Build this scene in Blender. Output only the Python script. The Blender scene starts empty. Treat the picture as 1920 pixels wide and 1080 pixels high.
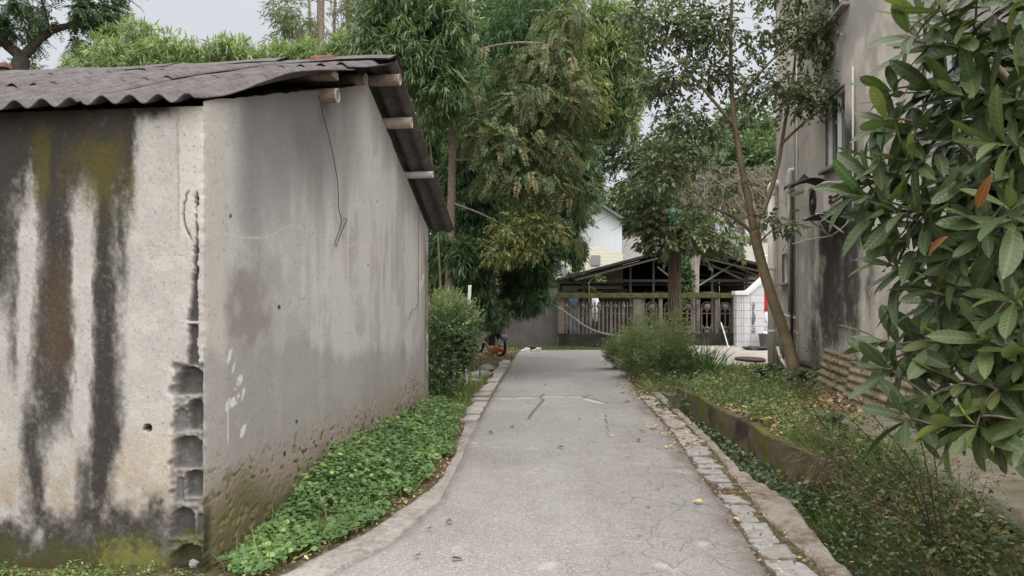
import bpy, bmesh, math, random
import numpy as np
from mathutils import Vector, Matrix

rng = np.random.default_rng(11)
random.seed(5)
scene = bpy.context.scene
COL = scene.collection
FPX = 1440.0; HZ = 560.0; CH = 1.6          # focal length in photo pixels, horizon row, eye height


def P(x, y, d):
    return np.array([(x - 960.0) / FPX * d, d, CH - (y - HZ) / FPX * d])


def proj(V):
    V = np.asarray(V, float)
    return 960 + FPX * V[..., 0] / V[..., 1], HZ - FPX * (V[..., 2] - CH) / V[..., 1]


def sm(a, b, x):
    t = np.clip((x - a) / (b - a), 0, 1)
    return t * t * (3 - 2 * t)


_perm = np.random.default_rng(3).permutation(512)
_perm = np.concatenate([_perm, _perm])


def vnoise(x, y, seed=0):
    x = np.asarray(x, float) + seed * 17.13; y = np.asarray(y, float) + seed * 9.71
    xi = np.floor(x).astype(int); yi = np.floor(y).astype(int)
    xf = x - xi; yf = y - yi
    u = xf * xf * (3 - 2 * xf); v = yf * yf * (3 - 2 * yf)
    def h(i, j):
        return _perm[(_perm[i & 511] + j) & 511] / 511.0
    return ((h(xi, yi) * (1 - u) + h(xi + 1, yi) * u) * (1 - v) + (h(xi, yi + 1) * (1 - u) + h(xi + 1, yi + 1) * u) * v)


def fbm(x, y, seed=0, oct=4):
    a = 0.5; s = 0; t = 0
    for k in range(oct):
        s = s + a * vnoise(np.asarray(x) * 2 ** k, np.asarray(y) * 2 ** k, seed + k * 3); t += a; a *= 0.5
    return s / t - 0.5          # about -.5 .. .5


# ------------------------------------------------------------------ objects
def tag(o, label=None, cat=None, group=None, kind=None):
    if label: o['label'] = label
    if cat: o['category'] = cat
    if group: o['group'] = group
    if kind: o['kind'] = kind
    return o


def empty(name, loc=(0, 0, 0), label=None, cat=None, group=None):
    o = bpy.data.objects.new(name, None); COL.objects.link(o)
    o.location = [float(v) for v in loc]
    o.empty_display_size = 0.1
    return tag(o, label, cat, group)


def wloc(o):
    v = o.location.copy()
    if o.parent is not None: v = v + o.matrix_parent_inverse.translation + wloc(o.parent)
    return v


def link(name, me, mat=None, parent=None):
    if mat is not None: me.materials.append(mat)
    o = bpy.data.objects.new(name, me); COL.objects.link(o)
    if parent is not None:
        o.parent = parent
        o.matrix_parent_inverse = Matrix.Translation(-wloc(parent))   # meshes are written in world coordinates
    return o


def np_mesh(name, V, loops, totals, mat, parent=None, attrs=None, cols=None, smooth=False):
    V = np.asarray(V, np.float32); loops = np.asarray(loops, np.int32).ravel(); totals = np.asarray(totals, np.int32)
    me = bpy.data.meshes.new(name)
    me.vertices.add(len(V)); me.vertices.foreach_set('co', V.ravel())
    me.loops.add(len(loops)); me.loops.foreach_set('vertex_index', loops)
    me.polygons.add(len(totals))
    st = np.concatenate([[0], np.cumsum(totals)[:-1]]).astype(np.int32)
    me.polygons.foreach_set('loop_start', st); me.polygons.foreach_set('loop_total', totals)
    if smooth: me.polygons.foreach_set('use_smooth', np.ones(len(totals), bool))
    me.update(calc_edges=True)
    for k, a in (attrs or {}).items():
        at = me.attributes.new(k, 'FLOAT', 'POINT'); at.data.foreach_set('value', np.asarray(a, np.float32).ravel())
    for k, a in (cols or {}).items():
        at = me.attributes.new(k, 'FLOAT_COLOR', 'POINT')
        a = np.asarray(a, np.float32)
        if a.shape[1] == 3: a = np.concatenate([a, np.ones((len(a), 1), np.float32)], 1)
        at.data.foreach_set('color', a.ravel())
    me.validate()
    return link(name, me, mat, parent)


class MB:
    """collects shapes in world coordinates, built as one mesh"""
    def __init__(s): s.v = []; s.f = []; s.c = []; s.cur = None
    def add(s, V, F):
        b = len(s.v)
        for p in V: s.v.append((float(p[0]), float(p[1]), float(p[2])))
        if s.cur is not None: s.c += [s.cur] * len(V)
        for f in F: s.f.append([i + b for i in f])
        return s
    def box(s, c, size, ax=None, bev=0.0):
        c = np.array(c, float); h = np.array(size, float) / 2
        A = np.eye(3) if ax is None else np.array(ax, float)     # rows: local axes
        if bev <= 0:
            V = [c + A.T @ (h * np.array(q)) for q in ((-1,-1,-1),(1,-1,-1),(1,1,-1),(-1,1,-1),(-1,-1,1),(1,-1,1),(1,1,1),(-1,1,1))]
            F = [(0,3,2,1),(4,5,6,7),(0,1,5,4),(1,2,6,5),(2,3,7,6),(3,0,4,7)]
            return s.add(V, F)
        b = min(bev, *(h * 0.9))
        ring = []
        V = []
        for (z, k) in ((-h[2], b), (-h[2] + b, 0), (h[2] - b, 0), (h[2], b)):
            x, y = h[0] - k, h[1] - k
            cc = b * 0.6
            for q in ((-x+cc,-y),(x-cc,-y),(x,-y+cc),(x,y-cc),(x-cc,y),(-x+cc,y),(-x,y-cc),(-x,-y+cc)):
                V.append(c + A.T @ np.array([q[0], q[1], z]))
        F = [tuple(range(7, -1, -1)), tuple(range(24, 32))]
        for r in range(3):
            for k in range(8):
                F.append((r*8+k, r*8+(k+1) % 8, r*8+8+(k+1) % 8, r*8+8+k))
        return s.add(V, F)
    def tube(s, pts, rad, n=6, cap=True):
        pts = np.array(pts, float); m = len(pts)
        rad = np.full(m, rad, float) if np.isscalar(rad) else np.array(rad, float)
        T = np.gradient(pts, axis=0); T /= np.linalg.norm(T, axis=1)[:, None] + 1e-9
        a = np.array([0, 0, 1.0]) if abs(T[0][2]) < 0.9 else np.array([1.0, 0, 0])
        V = []
        u = np.cross(T[0], a); u /= np.linalg.norm(u)
        for i in range(m):
            u = u - T[i] * (u @ T[i]); u /= np.linalg.norm(u) + 1e-9
            w = np.cross(T[i], u)
            for k in range(n):
                t = 2 * math.pi * k / n
                V.append(pts[i] + rad[i] * (math.cos(t) * u + math.sin(t) * w))
        F = []
        for i in range(m - 1):
            for k in range(n):
                F.append((i*n+k, i*n+(k+1) % n, (i+1)*n+(k+1) % n, (i+1)*n+k))
        if cap:
            F.append(tuple(range(n - 1, -1, -1))); F.append(tuple(range((m-1)*n, m*n)))
        return s.add(V, F)
    def prism(s, poly, thick):
        """poly: list of 3-D points in a plane, thick: 3-D vector"""
        poly = [np.array(p, float) for p in poly]; t = np.array(thick, float); n = len(poly)
        V = poly + [p + t for p in poly]
        F = [tuple(range(n)), tuple(range(2*n-1, n-1, -1))] + [((k+1) % n, k, n+k, n+(k+1) % n) for k in range(n)]
        return s.add(V, F)
    def lathe(s, base, prof, n=12, axis=(0, 0, 1)):
        base = np.array(base, float); ax = np.array(axis, float); ax /= np.linalg.norm(ax)
        a = np.array([1.0, 0, 0]) if abs(ax[0]) < 0.9 else np.array([0, 1.0, 0])
        u = np.cross(ax, a); u /= np.linalg.norm(u); w = np.cross(ax, u)
        V = []
        for r, h in prof:
            for k in range(n):
                t = 2*math.pi*k/n
                V.append(base + ax*h + r*(math.cos(t)*u + math.sin(t)*w))
        F = []
        for i in range(len(prof)-1):
            for k in range(n):
                F.append((i*n+k, i*n+(k+1) % n, (i+1)*n+(k+1) % n, (i+1)*n+k))
        F.append(tuple(range(n-1, -1, -1))); F.append(tuple(range((len(prof)-1)*n, len(prof)*n)))
        return s.add(V, F)
    def grid(s, G):
        G = np.asarray(G, float); m, n = G.shape[:2]
        F = [(i*n+j, i*n+j+1, (i+1)*n+j+1, (i+1)*n+j) for i in range(m-1) for j in range(n-1)]
        return s.add(G.reshape(-1, 3), F)
    def build(s, name, mat, parent=None, smooth=False, bevel=0.0):
        me = bpy.data.meshes.new(name); me.from_pydata(s.v, [], s.f); me.validate()
        bm = bmesh.new(); bm.from_mesh(me); bmesh.ops.recalc_face_normals(bm, faces=bm.faces); bm.to_mesh(me); bm.free()
        if smooth: me.polygons.foreach_set('use_smooth', np.ones(len(me.polygons), bool))
        if s.c and len(s.c) == len(me.vertices):
            at = me.attributes.new('col', 'FLOAT_COLOR', 'POINT')
            at.data.foreach_set('color', np.concatenate([np.array(s.c, np.float32), np.ones((len(s.c), 1), np.float32)], 1).ravel())
        o = link(name, me, mat, parent)
        if bevel > 0:
            md = o.modifiers.new('bevel', 'BEVEL'); md.width = bevel; md.segments = 2; md.limit_method = 'ANGLE'
        return o


def grid_mesh(name, G, mat, parent=None, attrs=None, cols=None, smooth=True, keep=None):
    G = np.asarray(G, float); m, n = G.shape[:2]
    i, j = np.meshgrid(np.arange(m-1), np.arange(n-1), indexing='ij')
    Q = np.stack([i*n+j, i*n+j+1, (i+1)*n+j+1, (i+1)*n+j], -1)
    Q = Q[keep] if keep is not None else Q.reshape(-1, 4)
    return np_mesh(name, G.reshape(-1, 3), Q, np.full(len(Q), 4), mat, parent, attrs, cols, smooth)


# ------------------------------------------------------------------ materials
class NT:
    def __init__(s, name):
        s.m = bpy.data.materials.new(name); s.m.use_nodes = True
        s.t = s.m.node_tree; s.t.nodes.clear()
        s.out = s.t.nodes.new('ShaderNodeOutputMaterial')
        s._tc = None
    def node(s, typ, props=None, ins=None):
        n = s.t.nodes.new(typ)
        for k, v in (props or {}).items(): setattr(n, k, v)
        for k, v in (ins or {}).items(): s.set(n.inputs[k], v)
        return n
    def set(s, sock, v):
        if isinstance(v, bpy.types.NodeSocket): s.t.links.new(v, sock)
        else:
            if sock.type == 'RGBA' and len(v) == 3: v = (*v, 1)
            sock.default_value = v
    def obj(s):
        if s._tc is None: s._tc = s.t.nodes.new('ShaderNodeTexCoord')
        return s._tc.outputs['Object']
    def scaled(s, sc):
        return s.node('ShaderNodeMapping', None, {'Vector': s.obj(), 'Scale': sc}).outputs[0]
    def noise(s, scale, detail=4, rough=0.6, vec=None, dist=0.0):
        return s.node('ShaderNodeTexNoise', None, {'Vector': vec or s.obj(), 'Scale': scale, 'Detail': detail, 'Roughness': rough, 'Distortion': dist}).outputs[0]
    def voro(s, scale, feature='F1', vec=None, out='Distance'):
        return s.node('ShaderNodeTexVoronoi', {'feature': feature}, {'Vector': vec or s.obj(), 'Scale': scale}).outputs[out]
    def ramp(s, fac, stops):
        n = s.node('ShaderNodeValToRGB', None, {'Fac': fac}); cr = n.color_ramp
        while len(cr.elements) < len(stops): cr.elements.new(0.5)
        for e, (p, c) in zip(cr.elements, stops):
            e.position = p; e.color = (*c, 1) if not np.isscalar(c) else (c, c, c, 1)
        return n.outputs[0]
    def mix(s, fac, a, b, blend='MIX'):
        n = s.node('ShaderNodeMix', {'data_type': 'RGBA', 'blend_type': blend})
        s.set(n.inputs[0], fac); s.set(n.inputs[6], a); s.set(n.inputs[7], b)
        return n.outputs[2]
    def math(s, op, a, b=0.5, clamp=False):
        n = s.node('ShaderNodeMath', {'operation': op, 'use_clamp': clamp}); s.set(n.inputs[0], a); s.set(n.inputs[1], b)
        return n.outputs[0]
    def attr(s, name, out='Fac'):
        return s.node('ShaderNodeAttribute', {'attribute_name': name}).outputs[out]
    def bump(s, h, strength=0.5, dist=0.01, nrm=None):
        n = s.node('ShaderNodeBump', None, {'Height': h, 'Strength': strength, 'Distance': dist})
        if nrm is not None: s.set(n.inputs['Normal'], nrm)
        return n.outputs[0]
    def princ(s, col, rough=0.8, nrm=None, metal=0.0, spec=0.3, **kw):
        n = s.node('ShaderNodeBsdfPrincipled', None, {'Base Color': col, 'Roughness': rough, 'Metallic': metal, 'Specular IOR Level': spec})
        for k, v in kw.items(): s.set(n.inputs[k.replace('_', ' ')], v)
        if nrm is not None: s.set(n.inputs['Normal'], nrm)
        return n.outputs[0]
    def done(s, sh):
        s.t.links.new(sh, s.out.inputs['Surface']); return s.m


def simple(name, col, rough=0.7, var=0.25, scale=8, metal=0.0, spec=0.3, bump=0.2, dirt=None):
    n = NT(name)
    nz = n.noise(scale, 5, 0.65)
    c = n.mix(n.ramp(nz, [(0.3, 0.0), (0.7, 1.0)]), tuple(v*(1-var) for v in col), tuple(min(1, v*(1+var)) for v in col))
    if dirt is not None:
        c = n.mix(n.ramp(n.noise(scale*0.35, 6, 0.7), [(0.5, 0.0), (0.68, 0.85)]), c, dirt)
    b = n.bump(n.noise(scale*6, 3, 0.6), bump, 0.004)
    return n.done(n.princ(c, rough, b, metal, spec))


def painted(name, rough=0.9, fine=0.25, fscale=55, bump=0.35, spec=0.15):
    """surface whose own colour (plaster, stains, moss, wear) is in the mesh colour attribute 'col'"""
    n = NT(name)
    c = n.attr('col', 'Color')
    f1 = n.noise(fscale, 4, 0.7); f2 = n.noise(fscale*5, 2, 0.6)
    f = n.ramp(f1, [(0.25, 1-fine), (0.75, 1+fine)])
    k = n.math('ADD', n.math('MULTIPLY', f1, 2*fine), 1-fine)
    k2 = n.math('ADD', n.math('MULTIPLY', f2, fine*1.2), 1-fine*0.6)
    kk = n.math('MULTIPLY', k, k2)
    cc = n.node('ShaderNodeVectorMath', {'operation': 'SCALE'}, {0: c, 'Scale': kk}).outputs[0]
    pit = n.ramp(n.voro(fscale*1.6), [(0.0, 0.0), (0.22, 1.0)])
    cc = n.mix(n.math('MULTIPLY', n.math('SUBTRACT', 1.0, pit), n.ramp(n.noise(9, 3, 0.6), [(0.5, 0.0), (0.62, 0.7)])), cc, (0.05, 0.045, 0.04))
    h = n.math('ADD', n.math('MULTIPLY', f1, 0.6), n.math('MULTIPLY', f2, 0.4))
    b = n.bump(h, bump, 0.006)
    return n.done(n.princ(cc, rough, b, 0.0, spec))


def leafmat(name, stops, trans=0.25, rough=0.45, spec=0.35, back=None, vein=False, gain=1.55):
    """leaf colour picked from a ramp by the per-leaf attribute 'tint'"""
    n = NT(name)
    stops = [(p, tuple(min(.6, v*gain*1.13 + .006) for v in q)) for p, q in stops]
    c = n.ramp(n.attr('tint'), stops)
    if back is not None:
        geo = n.node('ShaderNodeNewGeometry')
        c = n.mix(n.math('MULTIPLY', geo.outputs['Backfacing'], 0.75), c, back)
    nb = None
    if vein:
        w = n.node('ShaderNodeTexWave', {'wave_type': 'BANDS', 'bands_direction': 'X', 'wave_profile': 'SIN'},
                   {'Vector': n.node('ShaderNodeCombineXYZ', None, {'X': n.math('SUBTRACT', n.attr('lu'), n.math('MULTIPLY', n.math('ABSOLUTE', n.attr('lv'), 0), 0.22))}).outputs[0], 'Scale': 3.2}).outputs[1]
        rib = n.ramp(n.math('ABSOLUTE', n.attr('lv'), 0), [(0.0, 1.0), (0.09, 0.0)])
        c = n.mix(n.math('MULTIPLY', rib, 0.4), c, (0.20, 0.24, 0.12))
        c = n.mix(n.math('MULTIPLY', w, 0.10), c, n.mix(0.5, c, (0.01, 0.03, 0.015)))
        sp = n.ramp(n.noise(28, 3, 0.7), [(0.66, 0.0), (0.72, 0.8)])
        c = n.mix(n.math('MULTIPLY', sp, 0.5), c, (0.16, 0.10, 0.04))
        nb = n.bump(w, 0.25, 0.004)
    a = n.princ(c, rough, nb, 0.0, spec)
    tr = n.node('ShaderNodeBsdfTranslucent', None, {'Color': n.mix(0.5, c, n.mix(1.0, c, (1.5, 1.6, 0.5), 'MULTIPLY'))}).outputs[0]
    ms = n.node('ShaderNodeMixShader', None, {0: trans}); n.t.links.new(a, ms.inputs[1]); n.t.links.new(tr, ms.inputs[2])
    return n.done(ms.outputs[0])


# ------------------------------------------------------------------ leaves
T_BAMBOO = (np.array([[0,0,0],[.28,.5,-.01],[.28,-.5,-.01],[.66,.36,-.07],[.66,-.36,-.07],[1,0,-.2]], float), [(0,2,1),(1,2,4,3),(3,4,5)])
T_OVATE = (np.array([[0,0,0],[.3,.5,.10],[.3,0,0],[.3,-.5,.10],[.72,.36,.03],[.72,0,-.06],[.72,-.36,.03],[1.05,0,-.16]], float),
           [(0,2,1),(0,3,2),(1,2,5,4),(2,3,6,5),(4,5,7),(5,6,7)])
T_KITE = (np.array([[0,0,0],[.42,.5,.05],[1,0,-.08],[.42,-.5,.05]], float), [(0,3,2),(0,2,1)])
def _round():
    V = [[0.08, 0, 0]]; n = 11
    for k in range(n):
        t = math.pi * (0.10 + 1.80 * k / (n-1)) + 0
        r = 0.5 * (1 + 0.05 * math.cos(5*t))
        V.append([0.5 - r*math.cos(t), r*math.sin(t), 0.10 + 0.04*math.cos(3*t)])
    return np.array(V), [(0, k+2, k+1) for k in range(n-1)]
T_ROUND = _round()
def _loquat(nu=11):
    V = []; F = []
    us = np.linspace(0, 1, nu)
    for u in us:
        w = max(0.03, 1.12 * (u ** 0.75) * (1 - u ** 3.2) ** 0.75 / 0.72) if u < 1 else 0.0
        w *= 0.5
        ser = 1 + (0.03 if int(round(u*(nu-1))) % 2 else -0.02)
        sag = -0.34 * u ** 2
        for v in (-1, -.5, 0, .5, 1):
            V.append([u, v*w*(ser if abs(v) == 1 else 1), sag + 0.055*abs(v)**1.3*min(1, w*2.2) + (0.004 if int(round(u*(nu-1))) % 2 else 0)])
    for i in range(nu-1):
        for j in range(4):
            F.append((i*5+j, i*5+j+1, (i+1)*5+j+1, (i+1)*5+j))
    return np.array(V), F
T_LOQUAT = _loquat()


def nrmz(v): return v / (np.linalg.norm(v, axis=-1, keepdims=True) + 1e-9)


def leaves(name, tmpl, B, D, N, L, W, tint, mat, parent=None, smooth=False, uv=False, bend=None):
    """one mesh of many leaves: base points B, directions D, upward hints N, lengths L, widths W"""
    TV, TF = tmpl; n = len(B); k = len(TV)
    D = nrmz(np.asarray(D, float)); N = np.asarray(N, float)
    S = nrmz(np.cross(N, D)); N = np.cross(D, S)
    L = np.broadcast_to(np.asarray(L, float), (n,)); W = np.broadcast_to(np.asarray(W, float), (n,))
    bz = TV[None, :, 2] * (1 if bend is None else bend[:, None])
    V = (B[:, None, :] + D[:, None, :]*(TV[None, :, 0]*L[:, None])[..., None]
         + S[:, None, :]*(TV[None, :, 1]*W[:, None])[..., None] + N[:, None, :]*(bz*L[:, None])[..., None])
    tot = np.array([len(f) for f in TF]); flat = np.array([i for f in TF for i in f])
    loops = (flat[None, :] + (np.arange(n)*k)[:, None]).ravel()
    at = {'tint': np.repeat(tint, k)}
    if uv: at['lu'] = np.tile(TV[:, 0], n); at['lv'] = np.tile(TV[:, 1], n)
    return np_mesh(name, V.reshape(-1, 3), loops, np.tile(tot, n), mat, parent, at, None, smooth)


def rand_unit(n):
    return nrmz(rng.normal(size=(n, 3)))


def blob_points(blobs, n, shell=0.45, patch=0.0):
    """blobs: (px, py, depth, rx_px, ry_px, r_depth_m [, weight]) -> points and outward directions"""
    B = [b if len(b) == 7 else (*b, 1.0) for b in blobs]
    vol = np.array([b[3]*b[4]*b[6] for b in B], float); pr = vol/vol.sum()
    ids = rng.choice(len(B), n, p=pr)
    C = np.array([P(b[0], b[1], b[2]) for b in B])[ids]
    R = np.array([[b[3]*b[2]/FPX, b[5], b[4]*b[2]/FPX] for b in B])[ids]
    u = rand_unit(n); r = rng.random(n)**shell
    wob = 1 + 0.35*(fbm(u[:, 0]*2.2+ids*3.1, u[:, 2]*2.2+u[:, 1]*1.7, 4))*2
    Q = C + u*R*(r*wob)[:, None]
    if patch > 0:          # leave gaps between clumps
        g = fbm(Q[:, 0]*1.1 + Q[:, 1]*0.7, Q[:, 2]*1.3, 8, 3)
        m = g > (-0.18 + patch*0.2)
        Q, u = Q[m], u[m]
    return Q, u


def sprays_bamboo(Q, out, per=8, L=(.13, .22), w=.13, spread=.55, droop=.6):
    n = len(Q); m = nrmz(out*0.8 + np.array([0, 0, -droop]) + rng.normal(size=(n, 3))*.45)
    B = np.repeat(Q, per, 0) + rng.normal(size=(n*per, 3))*.03
    D = nrmz(np.repeat(m, per, 0) + rng.normal(size=(n*per, 3))*spread)
    N = np.array([0, 0, 1.0]) + rng.normal(size=(n*per, 3))*.35
    LL = rng.uniform(*L, n*per); 
    t = np.repeat(rng.random(n), per)*.65 + rng.random(n*per)*.35
    return B, D, N, LL, LL*w, t


def sprays_feather(Q, out, per=11, twig=.34, L=.085, w=.32, droop=.5):
    """flat drooping sprays of paired leaflets"""
    n = len(Q); m = nrmz(out*np.array([1, 1, .5]) + np.array([0, 0, -droop]) + rng.normal(size=(n, 3))*.35)
    up = nrmz(np.array([0, 0, 1.0]) + rng.normal(size=(n, 3))*.3)
    s = nrmz(np.cross(up, m)); up = np.cross(m, s)
    Bs, Ds, Ns, Ls, Ts = [], [], [], [], []
    tl = rng.uniform(.7, 1.3, n)*twig; tn = rng.random(n)
    for k in range(per):
        f = (k+.5)/per
        for sg in (-1, 1):
            Bs.append(Q + m*(f*tl)[:, None] - np.array([0, 0, 1.0])*(0.25*tl*f*f)[:, None])
            Ds.append(m*.55 + s*sg*.8 - up*.15 + rng.normal(size=(n, 3))*.12)
            Ns.append(up + rng.normal(size=(n, 3))*.15)
            Ls.append(L*(1.15 - .6*f)*rng.uniform(.8, 1.2, n)*tl/twig)
            Ts.append(tn*.75 + rng.random(n)*.25)
    c = np.concatenate
    L_ = c(Ls)
    return c(Bs), c(Ds), c(Ns), L_, L_*w, c(Ts)


def sprays_twig(Q, out, per=7, twig=.22, L=(.06, .10), w=.55, droop=.25, jit=.5):
    """alternate leaves along a short twig"""
    n = len(Q); m = nrmz(out + np.array([0, 0, -droop]) + rng.normal(size=(n, 3))*jit)
    up = nrmz(np.array([0, 0, 1.0]) + rng.normal(size=(n, 3))*.4)
    s = nrmz(np.cross(up, m))
    Bs, Ds, Ns, Ls, Ts = [], [], [], [], []
    tn = rng.random(n)
    for k in range(per):
        f = (k+.3)/per; sg = -1 if k % 2 else 1
        Bs.append(Q + m*(f*twig))
        Ds.append(m*(.5+f*.5) + s*sg*.8*(1.15-f) + np.array([0, 0, -.25]) + rng.normal(size=(n, 3))*.25)
        Ns.append(up + rng.normal(size=(n, 3))*.4)
        Ls.append(rng.uniform(*L, n)); Ts.append(tn*.5 + rng.random(n)*.5)
    c = np.concatenate; L_ = c(Ls)
    return c(Bs), c(Ds), c(Ns), L_, L_*w, c(Ts)


def skeleton(mains, targets, mb, r_end=.004, kr=.028, n=5, sag=.12, up=.25):
    """mains: list of (points, radii) limbs; every target is joined to the nearest limb point by a bent twig.  Tubes go into mb."""
    nodes = []; rads = []
    for pts, rad in mains:
        pts = np.array(pts, float); rad = np.array(rad, float)
        # smooth resample
        m = len(pts); t = np.linspace(0, m-1, (m-1)*6+1); i = np.clip(t.astype(int), 0, m-2); f = t-i
        def cr(A):
            p0 = A[np.clip(i-1, 0, m-1)]; p1 = A[i]; p2 = A[i+1]; p3 = A[np.clip(i+2, 0, m-1)]
            ff = f[:, None] if A.ndim == 2 else f
            return .5*((2*p1)+(-p0+p2)*ff+(2*p0-5*p1+4*p2-p3)*ff**2+(-p0+3*p1-3*p2+p3)*ff**3)
        pp = cr(pts); rr = np.interp(t, np.arange(m), rad)
        mb.tube(pp, rr, 10 if rad.max() > .03 else 6)
        k0 = len(pp)//4 if rad.max() > .05 else 1
        nodes += list(pp[k0:]); rads += list(rr[k0:])
    T = np.array(targets, float)
    N0 = np.array(nodes); dm = np.array([np.min(np.linalg.norm(N0-t, axis=1)) for t in T])
    order = np.argsort(dm)
    NA = np.zeros((len(N0)+len(T)*5, 3)); RA = np.zeros(len(NA)); cnt = len(N0)
    NA[:cnt] = N0; RA[:cnt] = rads
    for q in order:
        t = T[q]; d = np.linalg.norm(NA[:cnt]-t, axis=1)
        pen = d + np.maximum(0, NA[:cnt, 2]-t[2])*up
        j = int(np.argmin(pen)); a = NA[j]; ln = d[j]
        if ln < .05: continue
        r0 = min(RA[j]*.75, kr*ln**.9 + r_end); r0 = max(r0, r_end)
        mid = rng.normal(size=3)*ln*.07 + np.array([0, 0, sag*ln])
        f = np.linspace(0, 1, 6)
        pp = a + (t-a)*f[:, None] + mid*(4*f*(1-f))[:, None]*.5 + rng.normal(size=(6, 3))*ln*.018*np.array([0, 1, 1, 1, 1, 0])[:, None]
        rr = r0 + (r_end*.7-r0)*f
        mb.tube(pp, rr, n if r0 > .012 else 4, cap=False)
        NA[cnt:cnt+5] = pp[1:]; RA[cnt:cnt+5] = rr[1:]; cnt += 5
    return T
# ------------------------------------------------------------------ world, sun, camera
SUN_EL, SUN_AZ = math.radians(54), math.radians(150)      # soft light from high behind the camera, slightly right
w = bpy.data.worlds.new("World"); scene.world = w; w.use_nodes = True
wt = w.node_tree; bg = wt.nodes['Background']
sky = wt.nodes.new('ShaderNodeTexSky'); sky.sky_type = 'NISHITA'; sky.sun_disc = False
sky.sun_elevation = SUN_EL; sky.sun_rotation = SUN_AZ; sky.dust_density = 8; sky.air_density = 1.0
tc = wt.nodes.new('ShaderNodeTexCoord'); sp = wt.nodes.new('ShaderNodeSeparateXYZ'); wt.links.new(tc.outputs['Generated'], sp.inputs[0])
# overcast: clouds hide the blue, brightness grows towards the zenith (standard overcast sky)
cr = wt.nodes.new('ShaderNodeValToRGB'); wt.links.new(sp.outputs[2], cr.inputs[0])
cr.color_ramp.elements[0].position = 0.0; cr.color_ramp.elements[0].color = (0.37, 0.378, 0.40, 1)
cr.color_ramp.elements[1].position = 1.0; cr.color_ramp.elements[1].color = (1.45, 1.45, 1.46, 1)
e_ = cr.color_ramp.elements.new(0.36); e_.color = (0.385, 0.393, 0.415, 1)
sc_ = wt.nodes.new('ShaderNodeVectorMath'); sc_.operation = 'SCALE'; sc_.inputs['Scale'].default_value = 11.0
cn = wt.nodes.new('ShaderNodeTexNoise'); cn.inputs['Scale'].default_value = 2.2; cn.inputs['Detail'].default_value = 5
mpw = wt.nodes.new('ShaderNodeMapping'); mpw.inputs['Scale'].default_value = (1, 1, 2.5)
wt.links.new(tc.outputs['Generated'], mpw.inputs[0]); wt.links.new(mpw.outputs[0], cn.inputs['Vector'])
cm = wt.nodes.new('ShaderNodeMapRange'); cm.inputs[1].default_value = .3; cm.inputs[2].default_value = .7; cm.inputs[3].default_value = .94; cm.inputs[4].default_value = 1.06
wt.links.new(cn.outputs[0], cm.inputs[0])
vm = wt.nodes.new('ShaderNodeVectorMath'); vm.operation = 'SCALE'; wt.links.new(cr.outputs[0], vm.inputs[0]); wt.links.new(cm.outputs[0], vm.inputs['Scale'])
wt.links.new(vm.outputs[0], sc_.inputs[0])
mx = wt.nodes.new('ShaderNodeMix'); mx.data_type = 'RGBA'; mx.inputs[0].default_value = 0.93
wt.links.new(sky.outputs[0], mx.inputs[6]); wt.links.new(sc_.outputs[0], mx.inputs[7]); wt.links.new(mx.outputs[2], bg.inputs[0])
bg.inputs[1].default_value = 0.10

sun = bpy.data.lights.new('sun', 'SUN'); sun.energy = 2.5; sun.angle = math.radians(105); sun.color = (1.0, 0.98, 0.955)
so = bpy.data.objects.new('sun', sun); COL.objects.link(so)
sd = Vector((math.sin(SUN_AZ)*math.cos(SUN_EL), math.cos(SUN_AZ)*math.cos(SUN_EL), math.sin(SUN_EL)))
so.rotation_euler = sd.to_track_quat('Z', 'Y').to_euler(); so.location = (0, 0, 30)

cam = bpy.data.cameras.new('camera'); cam.sensor_width = 36; cam.lens = 27; cam.shift_y = (HZ-540)/1920
cam.clip_start = .05; cam.clip_end = 2000
co = bpy.data.objects.new('camera', cam); COL.objects.link(co); co.location = (0, 0, CH); co.rotation_euler = (math.radians(90), 0, 0)
scene.camera = co
scene.view_settings.view_transform = 'Standard'; scene.view_settings.look = 'None'
scene.view_settings.exposure = 0.84; scene.view_settings.gamma = 1; scene.view_settings.use_curve_mapping = False
scene.render.engine = 'CYCLES'
scene.cycles.use_denoising = True
try: scene.cycles.denoiser = 'OPENIMAGEDENOISE'
except Exception: pass
scene.cycles.max_bounces = 6; scene.cycles.diffuse_bounces = 4; scene.cycles.transmission_bounces = 3; scene.cycles.transparent_max_bounces = 4
scene.cycles.use_adaptive_sampling = True; scene.cycles.adaptive_threshold = 0.015

# ------------------------------------------------------------------ plan: edges as functions of distance y
def F_(ys, xs): return lambda y: np.interp(y, ys, xs)
xl = F_([0, 4.45, 5.03, 6.1, 7.0, 9.25, 12.3, 19.2, 25], [-2.6, -1.08, -.786, -.576, -.53, -.47, -.34, -.03, .3])          # road, left edge
xlo = F_([0, 4.45, 4.71, 5.24, 5.9, 6.64, 7.73, 9.76, 25], [-2.8, -1.31, -1.21, -.98, -.79, -.627, -.585, -.59, .1])       # left strip, outer edge
xr = F_([0, 4.54, 5.14, 6, 7, 8, 9.2, 10.3, 12.5, 16, 19, 22, 25], [1.15, 1.50, 1.57, 1.65, 1.72, 1.81, 1.92, 1.98, 2.08, 2.4, 2.9, 5.0, 7.0])
xso = F_([0, 4.45, 4.93, 5.62, 6.4, 6.78, 8, 8.93, 9.9, 13], [1.5, 1.777, 1.80, 1.815, 1.90, 1.93, 2.08, 2.13, 2.22, 2.35])   # stones, outer edge
xst = F_([0, 4.5, 5.4, 6.1, 7.1, 9, 12, 14], [1.7, 1.96, 2.08, 2.18, 2.14, 2.28, 2.45, 2.6])                               # ditch edge strip
xb = lambda y: 3.53 + .124*y                                                                                            # building wall
E = np.array([.1247, .9922, 0]); NG = np.array([.9922, -.1247, 0]); UP = np.array([0, 0, 1.0])
C0 = np.array([-1.83, 4.56, 0.0]); LG = 5.72


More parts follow.
